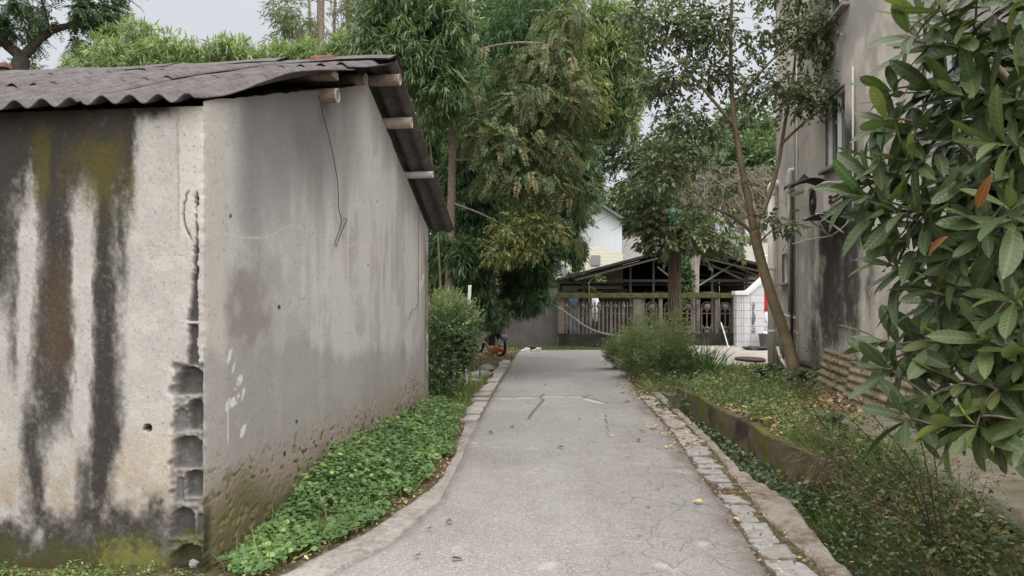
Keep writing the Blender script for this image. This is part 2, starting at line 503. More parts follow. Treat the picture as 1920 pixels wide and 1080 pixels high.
def zg(x, y):
    x = np.asarray(x, float); y = np.asarray(y, float)
    nz = fbm(x*1.3, y*1.3, 5)
    zl = .012 + .05*sm(0, .8, xlo(y)-x)*sm(4.6, 6.5, y) - .05*sm(5.6, 4.7, y)*sm(.1, .5, xlo(y)-x) + nz*.05*sm(0, .3, xlo(y)-x)
    z = np.where(x < xlo(y), zl, -.035)
    open_ = sm(14.0, 12.8, y)
    wallx = 3.0 + 0*y
    dpt = .80 + .1*nz
    inner = xst(y)
    # ditch
    right = np.where(y > 7.4, sm(wallx+.10, wallx+.02, x), sm(3.35, 2.55, x))
    din = sm(inner-.10, inner+.03, x)
    ditch = -dpt*np.minimum(din, np.maximum(right, 0))*open_
    bed = (.0 + .2*sm(3.0, 5.0, x) + nz*.10)*sm(3.0, 3.3, x)*sm(17.3, 15.3, y)
    z = np.where(x > xr(y), np.where(x > inner-.12, np.minimum(din*.035-.035+bed, 9)+ditch, -.035), z)
    far = sm(24.4, 25.0, y)*.08
    hill = 6.0*sm(40, 75, y) + 9*sm(75, 180, y) - .0
    return z + far*sm(0, .1, np.abs(x)+1) + hill + np.where(y > 40, nz*1.5*sm(40, 60, y), 0)


# ------------------------------------------------------------------ materials
def m_ground():
    n = NT('soil')
    big = n.noise(1.1, 6, 0.7); fine = n.noise(22, 5, 0.7); lit = n.voro(34, out='Color')
    c = n.mix(n.ramp(big, [(.42, 0.0), (.58, 1.0)]), (.085, .066, .045), (.055, .075, .022))
    c = n.mix(n.ramp(fine, [(.45, 0.0), (.7, .8)]), c, (.16, .125, .085))
    sep = n.node('ShaderNodeSeparateColor', None, {0: lit})
    c = n.mix(n.ramp(sep.outputs[0], [(.68, 0.0), (.72, .75)]), c, n.ramp(sep.outputs[1], [(0, (.20, .13, .07)), (.5, (.13, .07, .035)), (1, (.27, .22, .14))]))
    b = n.bump(n.math('ADD', fine, n.voro(34)), .8, .03)
    return n.done(n.princ(c, .95, b, 0, .1))
M_soil = m_ground()


def m_road():
    n = NT('worn_concrete_road')
    big = n.noise(.55, 6, .65); mid = n.noise(5, 6, .7); fine = n.noise(95, 3, .7); agg = n.voro(120, out='Color')
    c = n.mix(n.ramp(big, [(.36, 0.0), (.64, 1.0)]), (.218, .204, .192), (.30, .283, .268))
    c = n.mix(n.ramp(mid, [(.42, 0.0), (.66, .65)]), c, (.235, .214, .198))
    tr = n.noise(.9, 6, .72, n.scaled((2.2, .55, 1)))
    c = n.mix(n.ramp(tr, [(.50, 0.0), (.66, .6)]), c, (.195, .178, .165))
    c = n.mix(n.ramp(n.noise(1.9, 7, .75), [(.58, 0.0), (.66, .5)]), c, (.40, .375, .35))
    sp = n.node('ShaderNodeSeparateColor', None, {0: agg})
    c = n.mix(n.ramp(sp.outputs[0], [(.0, .75), (.22, .0)]), c, (.10, .09, .085))
    c = n.mix(n.ramp(sp.outputs[1], [(.80, .0), (1.0, .8)]), c, (.46, .438, .415))
    c = n.mix(n.ramp(fine, [(.55, 0.0), (.8, .55)]), c, (.17, .155, .14))
    # worn, crazed right-hand lane and cracks come from mesh attributes
    cz = n.attr('craze'); warp = n.mix(.12, n.obj(), n.node('ShaderNodeTexNoise', None, {'Vector': n.obj(), 'Scale': 4.0, 'Detail': 3}).outputs[1])
    cell = n.voro(3.4, 'DISTANCE_TO_EDGE', warp); cell2 = n.voro(9.5, 'DISTANCE_TO_EDGE', warp)
    ck = n.math('MAXIMUM', n.ramp(cell, [(0.0, 1.0), (.018, 0.0)]), n.math('MULTIPLY', n.ramp(cell2, [(0.0, 1.0), (.035, 0.0)]), n.ramp(n.noise(1.7, 3, .6), [(.48, 0.0), (.56, 1.0)])))
    ck = n.math('MULTIPLY', ck, n.math('MULTIPLY', cz, .62))
    ck = n.math('MAXIMUM', ck, n.attr('crack'))
    c = n.mix(n.math('MULTIPLY', cz, .25), c, (.22, .20, .185))
    c = n.mix(n.math('MULTIPLY', n.attr('pale'), .75), c, (.50, .465, .42))
    c = n.mix(n.math('MULTIPLY', n.attr('dirt'), n.ramp(mid, [(.3, .35), (.6, 1.0)])), c, (.115, .09, .068))
    c = n.mix(n.math('MULTIPLY', ck, .85), c, (.05, .043, .036))
    h = n.math('SUBTRACT', n.math('ADD', n.math('MULTIPLY', fine, .5), n.math('MULTIPLY', sp.outputs[2], .5)), n.math('MULTIPLY', ck, 2.5))
    return n.done(n.princ(c, .88, n.bump(h, .45, .005), 0, .25))
M_road = m_road()

M_plaster = painted('stained_plaster', .92, .30, 62, .7)
M_plaster2 = painted('stained_render', .9, .16, 30, .35)
M_stone = simple('kerb_stone_grey', (.265, .252, .235), .88, .28, 11, bump=.5, dirt=(.20, .17, .13))
M_conc = simple('rough_concrete', (.25, .215, .175), .9, .35, 7, bump=.6, dirt=(.10, .085, .06))
M_concl = simple('pale_concrete', (.34, .31, .28), .9, .25, 7, bump=.5, dirt=(.20, .17, .13))
M_moss = simple('mossy_concrete', (.10, .10, .04), .95, .5, 9, bump=1.0, dirt=(.05, .045, .03))
M_wood = simple('weathered_timber', (.23, .185, .155), .85, .3, 20, bump=.5)
M_bamboo = simple('old_bamboo_pole', (.33, .27, .22), .7, .25, 14, bump=.2)
M_cut = simple('cut_wood_end', (.42, .34, .27), .8, .3, 30, bump=.3)
M_pvc = simple('aged_white_pvc', (.62, .60, .54), .45, .08, 5, bump=.05, dirt=(.48, .45, .36))
M_white = simple('white_paint', (.72, .72, .72), .5, .06, 5, bump=.05)
M_black = simple('black_rubber', (.018, .018, .018), .6, .3, 9, bump=.1)
M_wire = simple('dark_wire', (.03, .028, .026), .6, .3, 9, bump=0)
M_brick = simple('red_brick', (.21, .105, .08), .9, .3, 16, bump=.6)
M_metal = simple('dull_metal', (.30, .30, .30), .45, .2, 9, metal=.7, bump=.1)
M_darkmet = simple('dark_steel', (.035, .034, .033), .7, .4, 9, bump=.1)


def m_sheet():
    n = NT('fibre_cement_sheet')
    a = n.noise(6, 6, .7); b = n.noise(60, 4, .7)
    c = n.mix(n.ramp(a, [(.35, 0.0), (.65, 1.0)]), (.066, .058, .057), (.125, .112, .109))
    c = n.mix(n.ramp(b, [(.45, 0.0), (.75, .7)]), c, (.185, .168, .162))
    c = n.mix(n.ramp(n.voro(45, out='Distance'), [(.0, .8), (.16, 0.0)]), c, (.035, .03, .03))
    g = n.noise(2.3, 5, .7)
    c = n.mix(n.ramp(g, [(.55, 0.0), (.7, .55)]), c, (.06, .05, .045))
    return n.done(n.princ(c, .95, n.bump(b, .6, .006), 0, .1))
M_sheet = m_sheet()

# ------------------------------------------------------------------ ground, road
def axis(segs):
    out = []
    for a, b, st in segs: out.append(np.arange(a, b, st))
    return np.unique(np.concatenate(out))
gx = axis([(-700, -60, 160), (-60, -9, 6), (-9, -3, .5), (-3, 6.4, .07), (6.4, 12, .5), (12, 60, 6), (60, 760, 160)])
gy = axis([(-200, -4, 28), (-4, 3, .5), (3, 14.5, .07), (14.5, 27, .25), (27, 48, 1.5), (48, 200, 8), (200, 1200, 140)])
GX, GY = np.meshgrid(gx, gy)
ground = grid_mesh('ground', np.stack([GX, GY, zg(GX, GY)], -1), M_soil)
tag(ground, 'bare brown soil and leaf litter with a drainage ditch', kind='structure')

ry = np.concatenate([np.arange(.5, 14, .03), np.arange(14, 24.31, .08)]); rv = np.linspace(0, 1, 96)
RY, RV = np.meshgrid(ry, rv, indexing='ij')
RX = xl(RY) + (xr(RY)-xl(RY))*RV
edge = np.minimum(RX-xl(RY), xr(RY)-RX)
RX = RX + np.where((RV > .97), fbm(RY*3, RV*0, 6)*.06, 0)
RZ = .012*fbm(RX*1.2, RY*.8, 2) - .012*sm(.06, 0., edge) - .02*sm(23.9, 24.3, RY)
u = RV
craze = sm(.45, .72, u + fbm(RX*.9, RY*.5, 9)*.5)*sm(13.5, 11.8, RY)
craze = np.maximum(craze, sm(.80, .95, u + fbm(RX, RY, 12)*.3)*.8*sm(20, 14, RY))
def pathdist(pts):
    d = np.full(RX.shape, 9.0)
    for (x0, y0), (x1, y1) in zip(pts[:-1], pts[1:]):
        vx, vy = x1-x0, y1-y0; t = np.clip(((RX-x0)*vx+(RY-y0)*vy)/(vx*vx+vy*vy), 0, 1)
        d = np.minimum(d, np.hypot(RX-x0-t*vx, RY-y0-t*vy))
    return d
def g2(x, y): d = CH*FPX/(y-HZ); return ((x-960)/FPX*d, d)
wob = .08*fbm(RX*7, RY*5, 21)
crack = np.zeros(RX.shape); pale = np.zeros(RX.shape)
for pts, wd in ([[(919, 743), (935, 744), (1000, 744), (1013, 743), (1040, 742), (1092, 743), (1098, 746), (1110, 748), (1135, 755), (1160, 756), (1192, 752)], .03],
                [[(1020, 738), (1013, 745), (1019, 750), (1008, 763), (999, 773), (990, 786)], .03],
                [[(1135, 775), (1138, 800), (1141, 815)], .02], [[(1092, 748), (1098, 744), (1105, 741)], .02],
                [[(1160, 1070), (1195, 1020), (1215, 960), (1222, 905)], .006]):
    d = pathdist([g2(*p) for p in pts]) + np.abs(wob)*.5
    crack = np.maximum(crack, sm(wd, wd*.35, d))
for pts, wd in ([[(925, 747), (960, 748), (985, 746), (1000, 747)], .08], [[(1018, 745), (1038, 743)], .06], [[(1042, 744), (1092, 745)], .07], [[(1095, 748), (1130, 757)], .07]):
    d = pathdist([g2(*p) for p in pts]) + np.abs(wob)*1.6
    pale = np.maximum(pale, sm(wd, wd*.5, d))
for (x, y, r) in ((1030, 1060, .07), (1243, 1060, .06), (1290, 885, .12), (1280, 870, .08), (890, 830, .07), (1318, 1020, .06), (1265, 1068, .05)):
    cx, cy = g2(x, y); d = np.hypot(RX-cx, (RY-cy)*.8) + .08*fbm(RX*9, RY*9, 4)
    pale = np.maximum(pale, sm(r, r*.4, d)*.55)
dirt = .75*sm(.22, .0, (xr(RY)-RX) + .25*fbm(RX*2, RY*2, 31)) + .45*sm(.10, .0, (RX-xl(RY)) + .1*fbm(RX*2, RY*2, 33))
dirt = np.maximum(dirt, sm(22.6, 24.2, RY + 1.0*fbm(RX*1.5, RY, 36))*.8*sm(2.6, .5, RX))
road = grid_mesh('road', np.stack([RX, RY, RZ], -1), M_road, attrs={'craze': craze, 'crack': crack, 'pale': pale, 'dirt': np.clip(dirt, 0, 1)})
tag(road, 'worn pale concrete lane with cracks and crazing', kind='structure')


def m_lip(name, dark, mid, hi):
    n = NT(name); a = n.noise(2.6, 6, .7); b = n.noise(16, 5, .7); f = n.noise(70, 3, .7)
    c = n.mix(n.ramp(a, [(.40, 0.0), (.56, 1.0)]), dark, mid)
    c = n.mix(n.ramp(b, [(.42, .0), (.7, .8)]), c, hi); c = n.mix(n.ramp(f, [(.5, 0.0), (.75, .6)]), c, (.075, .058, .042))
    return n.done(n.princ(c, .95, n.bump(n.math('ADD', b, f), .8, .012), 0, .1))
M_lip = m_lip('dirty_concrete_lip', (.13, .098, .068), (.27, .235, .195), (.34, .305, .26))
M_edge = m_lip('worn_concrete_edging', (.21, .188, .165), (.325, .30, .275), (.40, .375, .345))


def strip_mesh(name, ys, fa, fb, z0, mat, nz=.01, depth=.12, na=10, label=None):
    YY, VV = np.meshgrid(ys, np.linspace(0, 1, na), indexing='ij')
    XX = fa(YY) + (fb(YY)-fa(YY))*VV
    XX = XX + .025*fbm(YY*4, VV*2, 3)
    Z = z0 + nz*fbm(XX*6, YY*6, 7)*2
    G = np.stack([XX, YY, Z], -1)
    low = G[:, -1:].copy(); low[..., 2] -= depth; lowa = G[:, :1].copy(); lowa[..., 2] -= depth
    o = grid_mesh(name, np.concatenate([lowa, G, low], 1), mat, smooth=False)
    return tag(o, label, kind='structure')
strip_mesh('kerb_strip', np.arange(.8, 10.0, .04), lambda y: xlo(y)-.0+.05*fbm(y*3, y*0, 17), lambda y: xl(y)+.004, .010, M_edge, .012, .15, 10, 'smooth concrete edging strip along the green verge')
strip_mesh('kerb_strip', np.arange(.8, 13.2, .035), lambda y: xso(y)+.05+.05*fbm(y*4, y*0, 15), lambda y: xst(y)+.04*fbm(y*3, y*0, 16), .004, M_lip, .03, .75, 14, 'crumbling concrete lip along the drainage ditch')
YY, VV = np.meshgrid(np.arange(.8, 13.2, .05), np.linspace(0, 1, 8), indexing='ij')
ex = xr(YY)-.01 + (xso(YY)+.05-xr(YY))*VV
tag(grid_mesh('kerb_bedding', np.stack([ex, YY, -.006+.012*fbm(ex*9, YY*9, 3)], -1), M_soil), 'dirt bed between the kerb stones', kind='structure')

# right kerb stones, each one cut differently
ORD = ['first', 'second', 'third', 'fourth', 'fifth', 'sixth', 'seventh', 'eighth', 'ninth', 'tenth', 'eleventh', 'twelfth', 'thirteenth', 'fourteenth', 'fifteenth',
       'sixteenth', 'seventeenth', 'eighteenth', 'nineteenth', 'twentieth', 'twenty-first', 'twenty-second', 'twenty-third', 'twenty-fourth', 'twenty-fifth', 'twenty-sixth',
       'twenty-seventh', 'twenty-eighth', 'twenty-ninth', 'thirtieth', 'thirty-first', 'thirty-second', 'thirty-third', 'thirty-fourth']
def slab_stone(name, quad, ztop, thick, mat, rag=.03):
    """irregular flat stone: rounded ragged outline from four ground corners, bevelled rim"""
    q = [np.array(p) for p in quad]; out = []
    for k in range(4):
        a, b = q[k], q[(k+1) % 4]
        for t in (.08, .3, .55, .8, .94): out.append(a+(b-a)*t + rng.normal(size=2)*rag*.25)
    out = np.array(out); c = out.mean(0); n = len(out); V = []; tilt = rng.normal(size=2)*.03
    for (k, z) in ((1.0, ztop-thick), (1.0, ztop-.006), (.975, ztop), (.5, ztop+.003)):
        for p in out:
            pp = c+(p-c)*k; V.append((pp[0], pp[1], z + (tilt @ (pp-c) if z > ztop-thick else 0) + rng.normal()*.001))
    V.append((c[0], c[1], ztop+.003)); F = []
    for r in range(3):
        for k in range(n): F.append((r*n+k, r*n+(k+1) % n, (r+1)*n+(k+1) % n, (r+1)*n+k))
    for k in range(n): F.append((3*n+k, 3*n+(k+1) % n, 4*n))
    mb = MB(); mb.add(V, F); return mb.build(name, mat)
y = 3.55; k = 0
lens = [.26, .22, .24, .14, .30, .27, .16, .31, .30, .24, .26, .18, .17, .16, .22, .17, .20, .22, .25, .25, .27, .27, .30, .28, .32, .30, .34, .32, .36, .36, .4, .4, .4]
sizes = []
while k < len(ORD) and y < 12.4:
    L = lens[k % len(lens)]; a = xr(y)+.025; b = xso(y)-.01
    if 6.0 < y < 6.35: y += .22
    if 6.35 < y < 6.6: a += .06
    sl = rng.normal()*.03
    quad = [(a+rng.normal()*.012, y+rng.normal()*.012), (b+rng.normal()*.02, y+sl), (b+rng.normal()*.02, y+L-.028+sl), (a+rng.normal()*.012, y+L-.028)]
    o = slab_stone('kerb_stone', quad, .010+rng.normal()*.003, .08, M_stone)
    pos = 'next to the nearest broken strip' if k < 3 else ''
    tag(o, ('flat grey kerb stone, %s from the camera along the ditch side' % ORD[k]), 'kerb stone', 'flat kerb stones along the ditch side')
    y += L; k += 1
# left kerb blocks
ybl = [9.85, 10.45, 11.1, 11.75, 12.15, 12.85, 13.6, 14.4, 15.3, 16.2, 17.2, 18.2, 19.2]
for k in range(len(ybl)-1):
    a, b = ybl[k]+.02, ybl[k+1]-.03
    wj = rng.normal(size=4)*.02
    quad = [(xlo(a)-.10+wj[0], a), (xl(a)-.005, a+wj[1]), (xl(b)-.005, b+wj[2]), (xlo(b)-.06+wj[3], b)]
    o = slab_stone('kerb_block', quad, .05+rng.normal()*.012, .12, M_concl, .03)
    tag(o, 'pale concrete kerb block, %s from the camera on the hedge side' % ORD[k], 'kerb block', 'pale kerb blocks on the hedge side')

# ------------------------------------------------------------------ concrete shed
shed = empty('shed', C0, 'grey stained concrete shed with corrugated roof and broken corner beside the lane', 'shed')


def col_mix(c, col, m):
    return c*(1-m[..., None]) + np.array(col)*m[..., None]


def front_paint(px, py, z):
    w1 = fbm(px/38, py/150, 1)*34 + fbm(px/9, py/24, 2)*12
    wx = px + w1; n1 = fbm(px/30, py/40, 4, 5); n2 = fbm(px/7, py/9, 6, 4); nv = fbm(px/14, py/160, 8, 4)
    def streak(c, wd, y0, y1, s0=60, s1=90):
        return np.exp(-np.abs((wx-c)/wd)**2.2)*sm(y0-s0, y0+s0, py)*sm(y1+s1, y1-s1, py)
    c = np.ones(px.shape+(3,))*np.array([.40, .378, .352])
    c = col_mix(c, (.47, .445, .415), sm(-.05, .25, n1)*.8)
    c = col_mix(c, (.36, .335, .31), sm(.02, .22, fbm(px/45, py/75, 11))*.75)
    top = sm(500, 235, py + n1*180)*sm(268, 236, wx)
    d = np.maximum.reduce([top*1.35, streak(104, 43, 150, 880), streak(192, 30, 150, 985), streak(8, 26, 150, 560), streak(30, 18, 450, 720)*.75,
                           streak(68, 24, 740, 1010)*.9, streak(160, 26, 830, 1050)*.85, streak(228, 14, 200, 560)*.7,
                           sm(905, 1000, py + n1*120)*.85, sm(240, 205, py+n1*30)*sm(345, 300, px)*.9])
    lt = np.maximum.reduce([streak(153, 17, 330, 830), streak(45, 12, 430, 700)*.85, streak(52, 10, 250, 400)*.45, streak(10, 26, 740, 920)*.95, streak(118, 26, 800, 930)*.85])
    d = np.clip(d - lt*.95, 0, 1)
    n4 = fbm(px/2.6, py/3.4, 43, 3)
    dd = sm(-.14, 1.22, d*1.34 + (n2*.62 + n1*.62 + n4*.45)*sm(.0, .25, d) - .06)
    c = col_mix(c, (.031, .027, .023), dd*.97)
    grey = sm(.12, .35, d)*(1-dd)
    c = col_mix(c, (.20, .185, .165), grey*.6*sm(-.2, .2, n4+n2))
    c = col_mix(c, (.25, .235, .22), sm(.05, .35, n2*.6+nv*.6+n4*.7)*sm(.5, .9, dd)*.28*sm(330, 420, py))
    br = np.exp(-((px-112)/40)**2)*sm(430, 560, py)*sm(760, 640, py)
    c = col_mix(c, (.085, .055, .035), br*.65*dd)
    ol = np.maximum.reduce([np.exp(-((wx-78)/24)**2-((py-300)/85)**2), np.exp(-((wx-180)/66)**2-((py-320)/95)**2)*.85, np.exp(-((wx-245)/16)**2-((py-350)/70)**2)*.7])
    c = col_mix(c, (.082, .072, .022), sm(.15, 1.0, ol+n1*.8+n4*.5)*.85)
    yl = np.exp(-((px-330)/75)**2-((py-860)/70)**2)
    c = col_mix(c, (.50, .43, .33), np.clip(yl*.6, 0, 1)*(1-dd))
    c = col_mix(c, (.30, .24, .17), np.clip(sm(800, 960, py+n1*90)*.75, 0, 1)*(1-dd)*sm(.0, .3, .18+n1))
    c = col_mix(c, (.42, .33, .24), np.exp(-((px-225)/30)**2-((py-870)/40)**2)*.5*(1-dd))
    ms = sm(.0, .22, (py-1000)/170 + n1*.55 + n2*.3)
    c = col_mix(c, (.062, .060, .022), ms*.85)
    fz = np.exp(-((px-250)/85)**2-((py-1050)/55)**2)
    c = col_mix(c, (.155, .16, .045), sm(.05, .5, (n2 + n4*.9 + n1*.4)*.6 + fz*.75 - .22)*sm(950, 1020, py)*.85)
    c = col_mix(c, (.05, .05, .022), sm(.10, .28, fbm(px/20, py/14, 41))*sm(970, 1020, py)*.8)
    # fresh pale plaster at the corner top, tiny drips and specks
    c = col_mix(c, (.49, .46, .42), sm(334, 338, px+n2*8)*sm(470, 420, py)*.8)
    c = col_mix(c, (.30, .28, .26), sm(3.2, 1.2, np.abs(px-333-(py-200)*.012+n2*7))*sm(470, 400, py)*.8)
    sp = sm(.27, .33, fbm(px/3.2, py/3.2, 19, 2))
    c = col_mix(c, (.16, .145, .13), sp*.6*(1-dd))
    hole = np.hypot(px-277, py-803)+n2*6
    c = col_mix(c, (.012, .011, .01), sm(9, 6, hole))
    return c


CAV = [(323, 384, 687, 741, .14, 24), (344, 382, 750, 809, .14, 16), (322, 346, 766, 811, .05, 8), (320, 375, 819, 881, .12, 12), (341, 385, 884, 934, .13, 9), (324, 342, 896, 944, .05, 4), (318, 362, 953, 1010, .13, 20), (362, 384, 966, 1012, .06, 6), (318, 386, 1024, 1085, .15, 22)]
def front_depth(px, py):
    n = fbm(px/8, py/8, 51, 4); nb = fbm(px/26, py/26, 53, 3)
    d = .010*fbm(px/70, py/90, 55, 3) + .0035*n
    qx = px + n*3 + nb*5; qy = py + n*3 + nb*4
    chip = sm(680, 690, py+n*16)*sm(318, 323, px+nb*26+n*10)*sm(388, 383, px+n*5)
    dep = chip*(.026+.034*n+.03*nb)
    cave = np.zeros(px.shape)
    for x0, x1, y0, y1, dp, arch in CAV:
        xc, hw = (x0+x1)/2, (x1-x0)/2
        top = y0 + arch*np.clip(np.abs((qx-xc)/hw), 0, 1.2)**2.4
        m = sm(x0-1, x0+4, qx)*sm(x1+1, x1-4, qx)*sm(top-2, top+4, qy)*sm(y1+3, y1-5, qy)
        cave = np.maximum(cave, m); dep = np.maximum(dep, m*dp*(1.15+.10*n-.22*sm(xc+10, xc-14, px)))
    cx = np.interp(py, [350, 400, 450, 560, 600, 685], [370, 368, 369, 364, 361, 361])
    hw = np.interp(py, [352, 372, 400, 480, 560, 600, 640, 685], [0, 6, 2, 5, 7, 12, 8, 13]) + n*8
    ck = sm(0, 3, hw-np.abs(px-cx))*sm(352, 362, py)*sm(690, 682, py)*(np.abs(py-606) > 3)
    dep = np.maximum(dep, ck*.035)
    arc = sm(2.6, 1.0, np.abs(px - (344+(np.abs(py-398)/40)**2*9) + n*6))*sm(352, 365, py)*sm(462, 440, py)
    dep = np.maximum(dep, arc*.014)
    hole = sm(8, 5, np.hypot(px-277, py-803)+n*5); dep = np.maximum(dep, hole*.1)
    return d, dep, cave, np.maximum(ck, arc*.8), chip


sF = np.concatenate([np.arange(0, 1.60, .0065), np.arange(1.65, 6.3, .15)]); zF = np.arange(-.12, 2.752, .0085)
SS, ZZ = np.meshgrid(sF, zF)
def corner_bite(z): return (.008 + .035*np.maximum(0, fbm(z*5, z*0+3, 61, 4)) + .022*fbm(z*22, z*0, 62, 3))
base = C0 + (-NG)*SS[..., None] + UP*ZZ[..., None]
fx, fy = proj(base)
d, dep, cave, ck, chip = front_depth(fx, fy)
colr = front_paint(fx, fy, ZZ)
n_ = fbm(fx/9, fy/9, 71, 4)
colr = col_mix(colr, (.20, .185, .17), chip*.8)
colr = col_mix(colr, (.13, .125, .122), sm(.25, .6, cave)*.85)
colr = col_mix(colr, (.27, .25, .23), sm(.10, .25, n_)*chip*.6)
colr = col_mix(colr, (.045, .042, .042), ck*.9)
colr = col_mix(colr, (.08, .09, .02), chip*sm(980, 1010, fy)*.7)
fade = sm(0, .02, SS)
Vf = base + E*((d*fade+dep*sm(0, .012, SS))[..., None]) + ((-NG+E)/1.414)*(corner_bite(ZZ)*np.exp(-SS/.024))[..., None]
grid_mesh('front_wall', Vf, M_plaster, shed, cols={'col': colr.reshape(-1, 3)}, smooth=False)


def ztop(s):
    near = 2.775 + (3.735-2.775)*s/3.14; far = 3.735 - (3.735-2.53)*(s-3.14)/(LG-3.14)
    return np.where(s < 3.14, near, far) + .035*fbm(s*5, s*0, 77, 4)


def gable_paint(px, py, s, z):
    n1 = fbm(s*1.6, z*1.6, 101, 5); n2 = fbm(s*9, z*9, 103, 4); nv = fbm(s*5, z*.7, 105, 4); n3 = fbm(s*30, z*30, 107, 3)
    c = np.ones(px.shape+(3,))*np.array([.50, .485, .468])
    c = col_mix(c, (.37, .355, .34), sm(-.04, .2, nv+n1*.6+n2*.3)*.7)
    c = col_mix(c, (.37, .35, .33), sm(.02, .16, fbm(s*3.2, z*2.2, 145, 5))*.6)
    c = col_mix(c, (.55, .525, .49), sm(-.05, .2, -nv+n1*.3)*sm(560, 640, px)*sm(690, 480, py)*.85)
    c = col_mix(c, (.43, .395, .36), sm(432, 418, px+n2*8+n1*10)*.8)                                   # lighter band by the corner
    dk = sm(414, 432, px+n2*8)*sm(580, 470, px+n1*150)*sm(440, 540, py+n1*160)*.62
    c = col_mix(c, (.25, .235, .22), dk)
    ov = np.hypot((px-466)/46, (py-585)/76)+n1*1.1
    c = col_mix(c, (.21, .19, .17), sm(1.25, .6, ov + n2*.9)*.72)
    c = col_mix(c, (.36, .33, .30), sm(-.02, .25, n2*.8+fbm(s*4, z*5, 143, 4))*sm(1.1, .5, ov)*.6)
    low = sm(-18, 22, py - np.interp(px, [385, 470, 560, 640, 720, 805], [650, 670, 650, 650, 655, 650]) + n1*70 + nv*60)
    c = col_mix(c, (.29, .27, .255), low*.66)
    c = col_mix(c, (.33, .32, .315), low*sm(.02, .25, nv+n2*.5)*sm(470, 600, px)*.75)
    c = col_mix(c, (.27, .225, .175), sm(.5, 1.2, low+n1)*sm(.0, .2, n1)*sm(.9, .3, z)*.6)
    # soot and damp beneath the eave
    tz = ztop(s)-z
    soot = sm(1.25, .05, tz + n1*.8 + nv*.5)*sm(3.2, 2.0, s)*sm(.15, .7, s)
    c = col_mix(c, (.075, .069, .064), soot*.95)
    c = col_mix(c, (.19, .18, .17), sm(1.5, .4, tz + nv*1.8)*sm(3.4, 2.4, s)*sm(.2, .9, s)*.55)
    for (x, y, rx, ry, m) in ((470, 400, 22, 70, .5), (530, 350, 16, 50, .35), (600, 190, 30, 60, .4), (520, 620, 20, 90, .3)):
        c = col_mix(c, (.21, .205, .21), np.exp(-((px-x)/rx)**2-((py-y)/ry)**2)*m)
    c = col_mix(c, (.16, .125, .105), np.exp(-((px-612)/9)**2)*sm(190, 200, py)*sm(260, 205, py)*.5)
    # hairline cracks, pale
    for pts in ([(385, 430), (420, 438), (455, 446), (500, 446), (530, 430), (545, 422), (580, 432)], [(385, 232), (415, 236), (430, 242)], [(380, 300), (410, 300)], [(640, 470), (655, 462), (670, 455)]):
        xs = [p[0] for p in pts]; ys = [p[1] for p in pts]
        m = sm(2.2, .8, np.abs(py - np.interp(px, xs, ys) + n3*5))*(px > xs[0])*(px < xs[-1])
        c = col_mix(c, (.50, .465, .42), m*.7)
    # rough eroded foot with brown pits, moss
    n5 = fbm(s*24, z*24, 149, 3)
    foot = sm(.70, .34, z + n1*.55 + n2*.25)
    c = col_mix(c, (.30, .25, .19), foot*.8)
    c = col_mix(c, (.09, .075, .06), foot*sm(.06, .24, n5+n2*.35)*.9)
    ms = sm(.40, .05, z + n1*.45 - .20*sm(1.6, .2, s))
    c = col_mix(c, (.105, .095, .038), ms*.85)
    c = col_mix(c, (.19, .16, .07), ms*sm(.0, .2, n5+n2*.5)*.7)
    c = col_mix(c, (.025, .032, .012), sm(.10, .03, s+n2*.06)*sm(.5, .25, z)*.85)
    # white paint splashes
    wp = np.zeros(px.shape)
    for (x, y, rx, ry) in ((430, 668, 3, 14), (437, 690, 2, 9), (449, 712, 5, 9), (455, 740, 2.5, 11), (446, 742, 2.5, 5), (434, 757, 9, 10), (426, 766, 4, 5), (455, 808, 4, 11), (452, 815, 3, 6), (440, 730, 2, 2), (791, 530, 2, 18)):
        wp = np.maximum(wp, sm(1.25, .75, np.hypot((px-x-(py-y)*-.25)/rx, (py-y)/ry)+n3*1.3))
    wp = np.maximum(wp, sm(1.6, .8, np.abs(px-426.5))*sm(760, 766, py)*sm(838, 820, py))
    c = col_mix(c, (.62, .61, .60), wp*.9)
    for (x, y, r) in ((523, 576, 5), (432, 405, 4), (556, 790, 4), (534, 850, 5), (570, 560, 2), (707, 378, 2), (690, 497, 2)):
        c = col_mix(c, (.03, .026, .022), sm(1.1, .6, np.hypot((px-x)/(r*.6), (py-y)/r)+n3))
    sp = sm(.28, .34, fbm(s*55, z*55, 119, 2))
    return col_mix(c, (.15, .14, .13), sp*.55)


sG = np.arange(0, LG+.001, .0115); tG = np.linspace(0, 1, 330)
SS, TT = np.meshgrid(sG, tG); ZZ = -.15 + TT*(ztop(SS)+.15)
base = C0 + E*SS[..., None] + UP*ZZ[..., None]
gxp, gyp = proj(base)
colr = gable_paint(gxp, gyp, SS, ZZ)
n1 = fbm(SS*1.6, ZZ*1.6, 101, 5); n2 = fbm(SS*9, ZZ*9, 103, 4)
n5 = fbm(SS*24, ZZ*24, 149, 3)
dd = .012*fbm(SS*1.2, ZZ*1.2, 121, 3) + .004*n2 + sm(.70, .34, ZZ+n1*.55+n2*.25)*(-.016*sm(.06, .24, n5+n2*.35)+.012*n5)
dd *= sm(0, .02, SS)
Vg = base + NG*dd[..., None] + ((-NG+E)/1.414)*(corner_bite(ZZ)*np.exp(-SS/.024))[..., None]
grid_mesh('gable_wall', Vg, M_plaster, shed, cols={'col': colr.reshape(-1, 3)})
mb = MB()      # the unseen rear and end walls and the wall core
back0 = C0 + E*LG; mb.box(back0 - NG*3.15 - E*.1 + UP*1.2, (6.3, .2, 2.5), [NG, E, UP])
mb.box(C0 - NG*6.2 + E*2.86 + UP*1.3, (.2, 5.5, 2.75), [NG, E, UP])
mb.build('rear_wall', M_conc, shed)
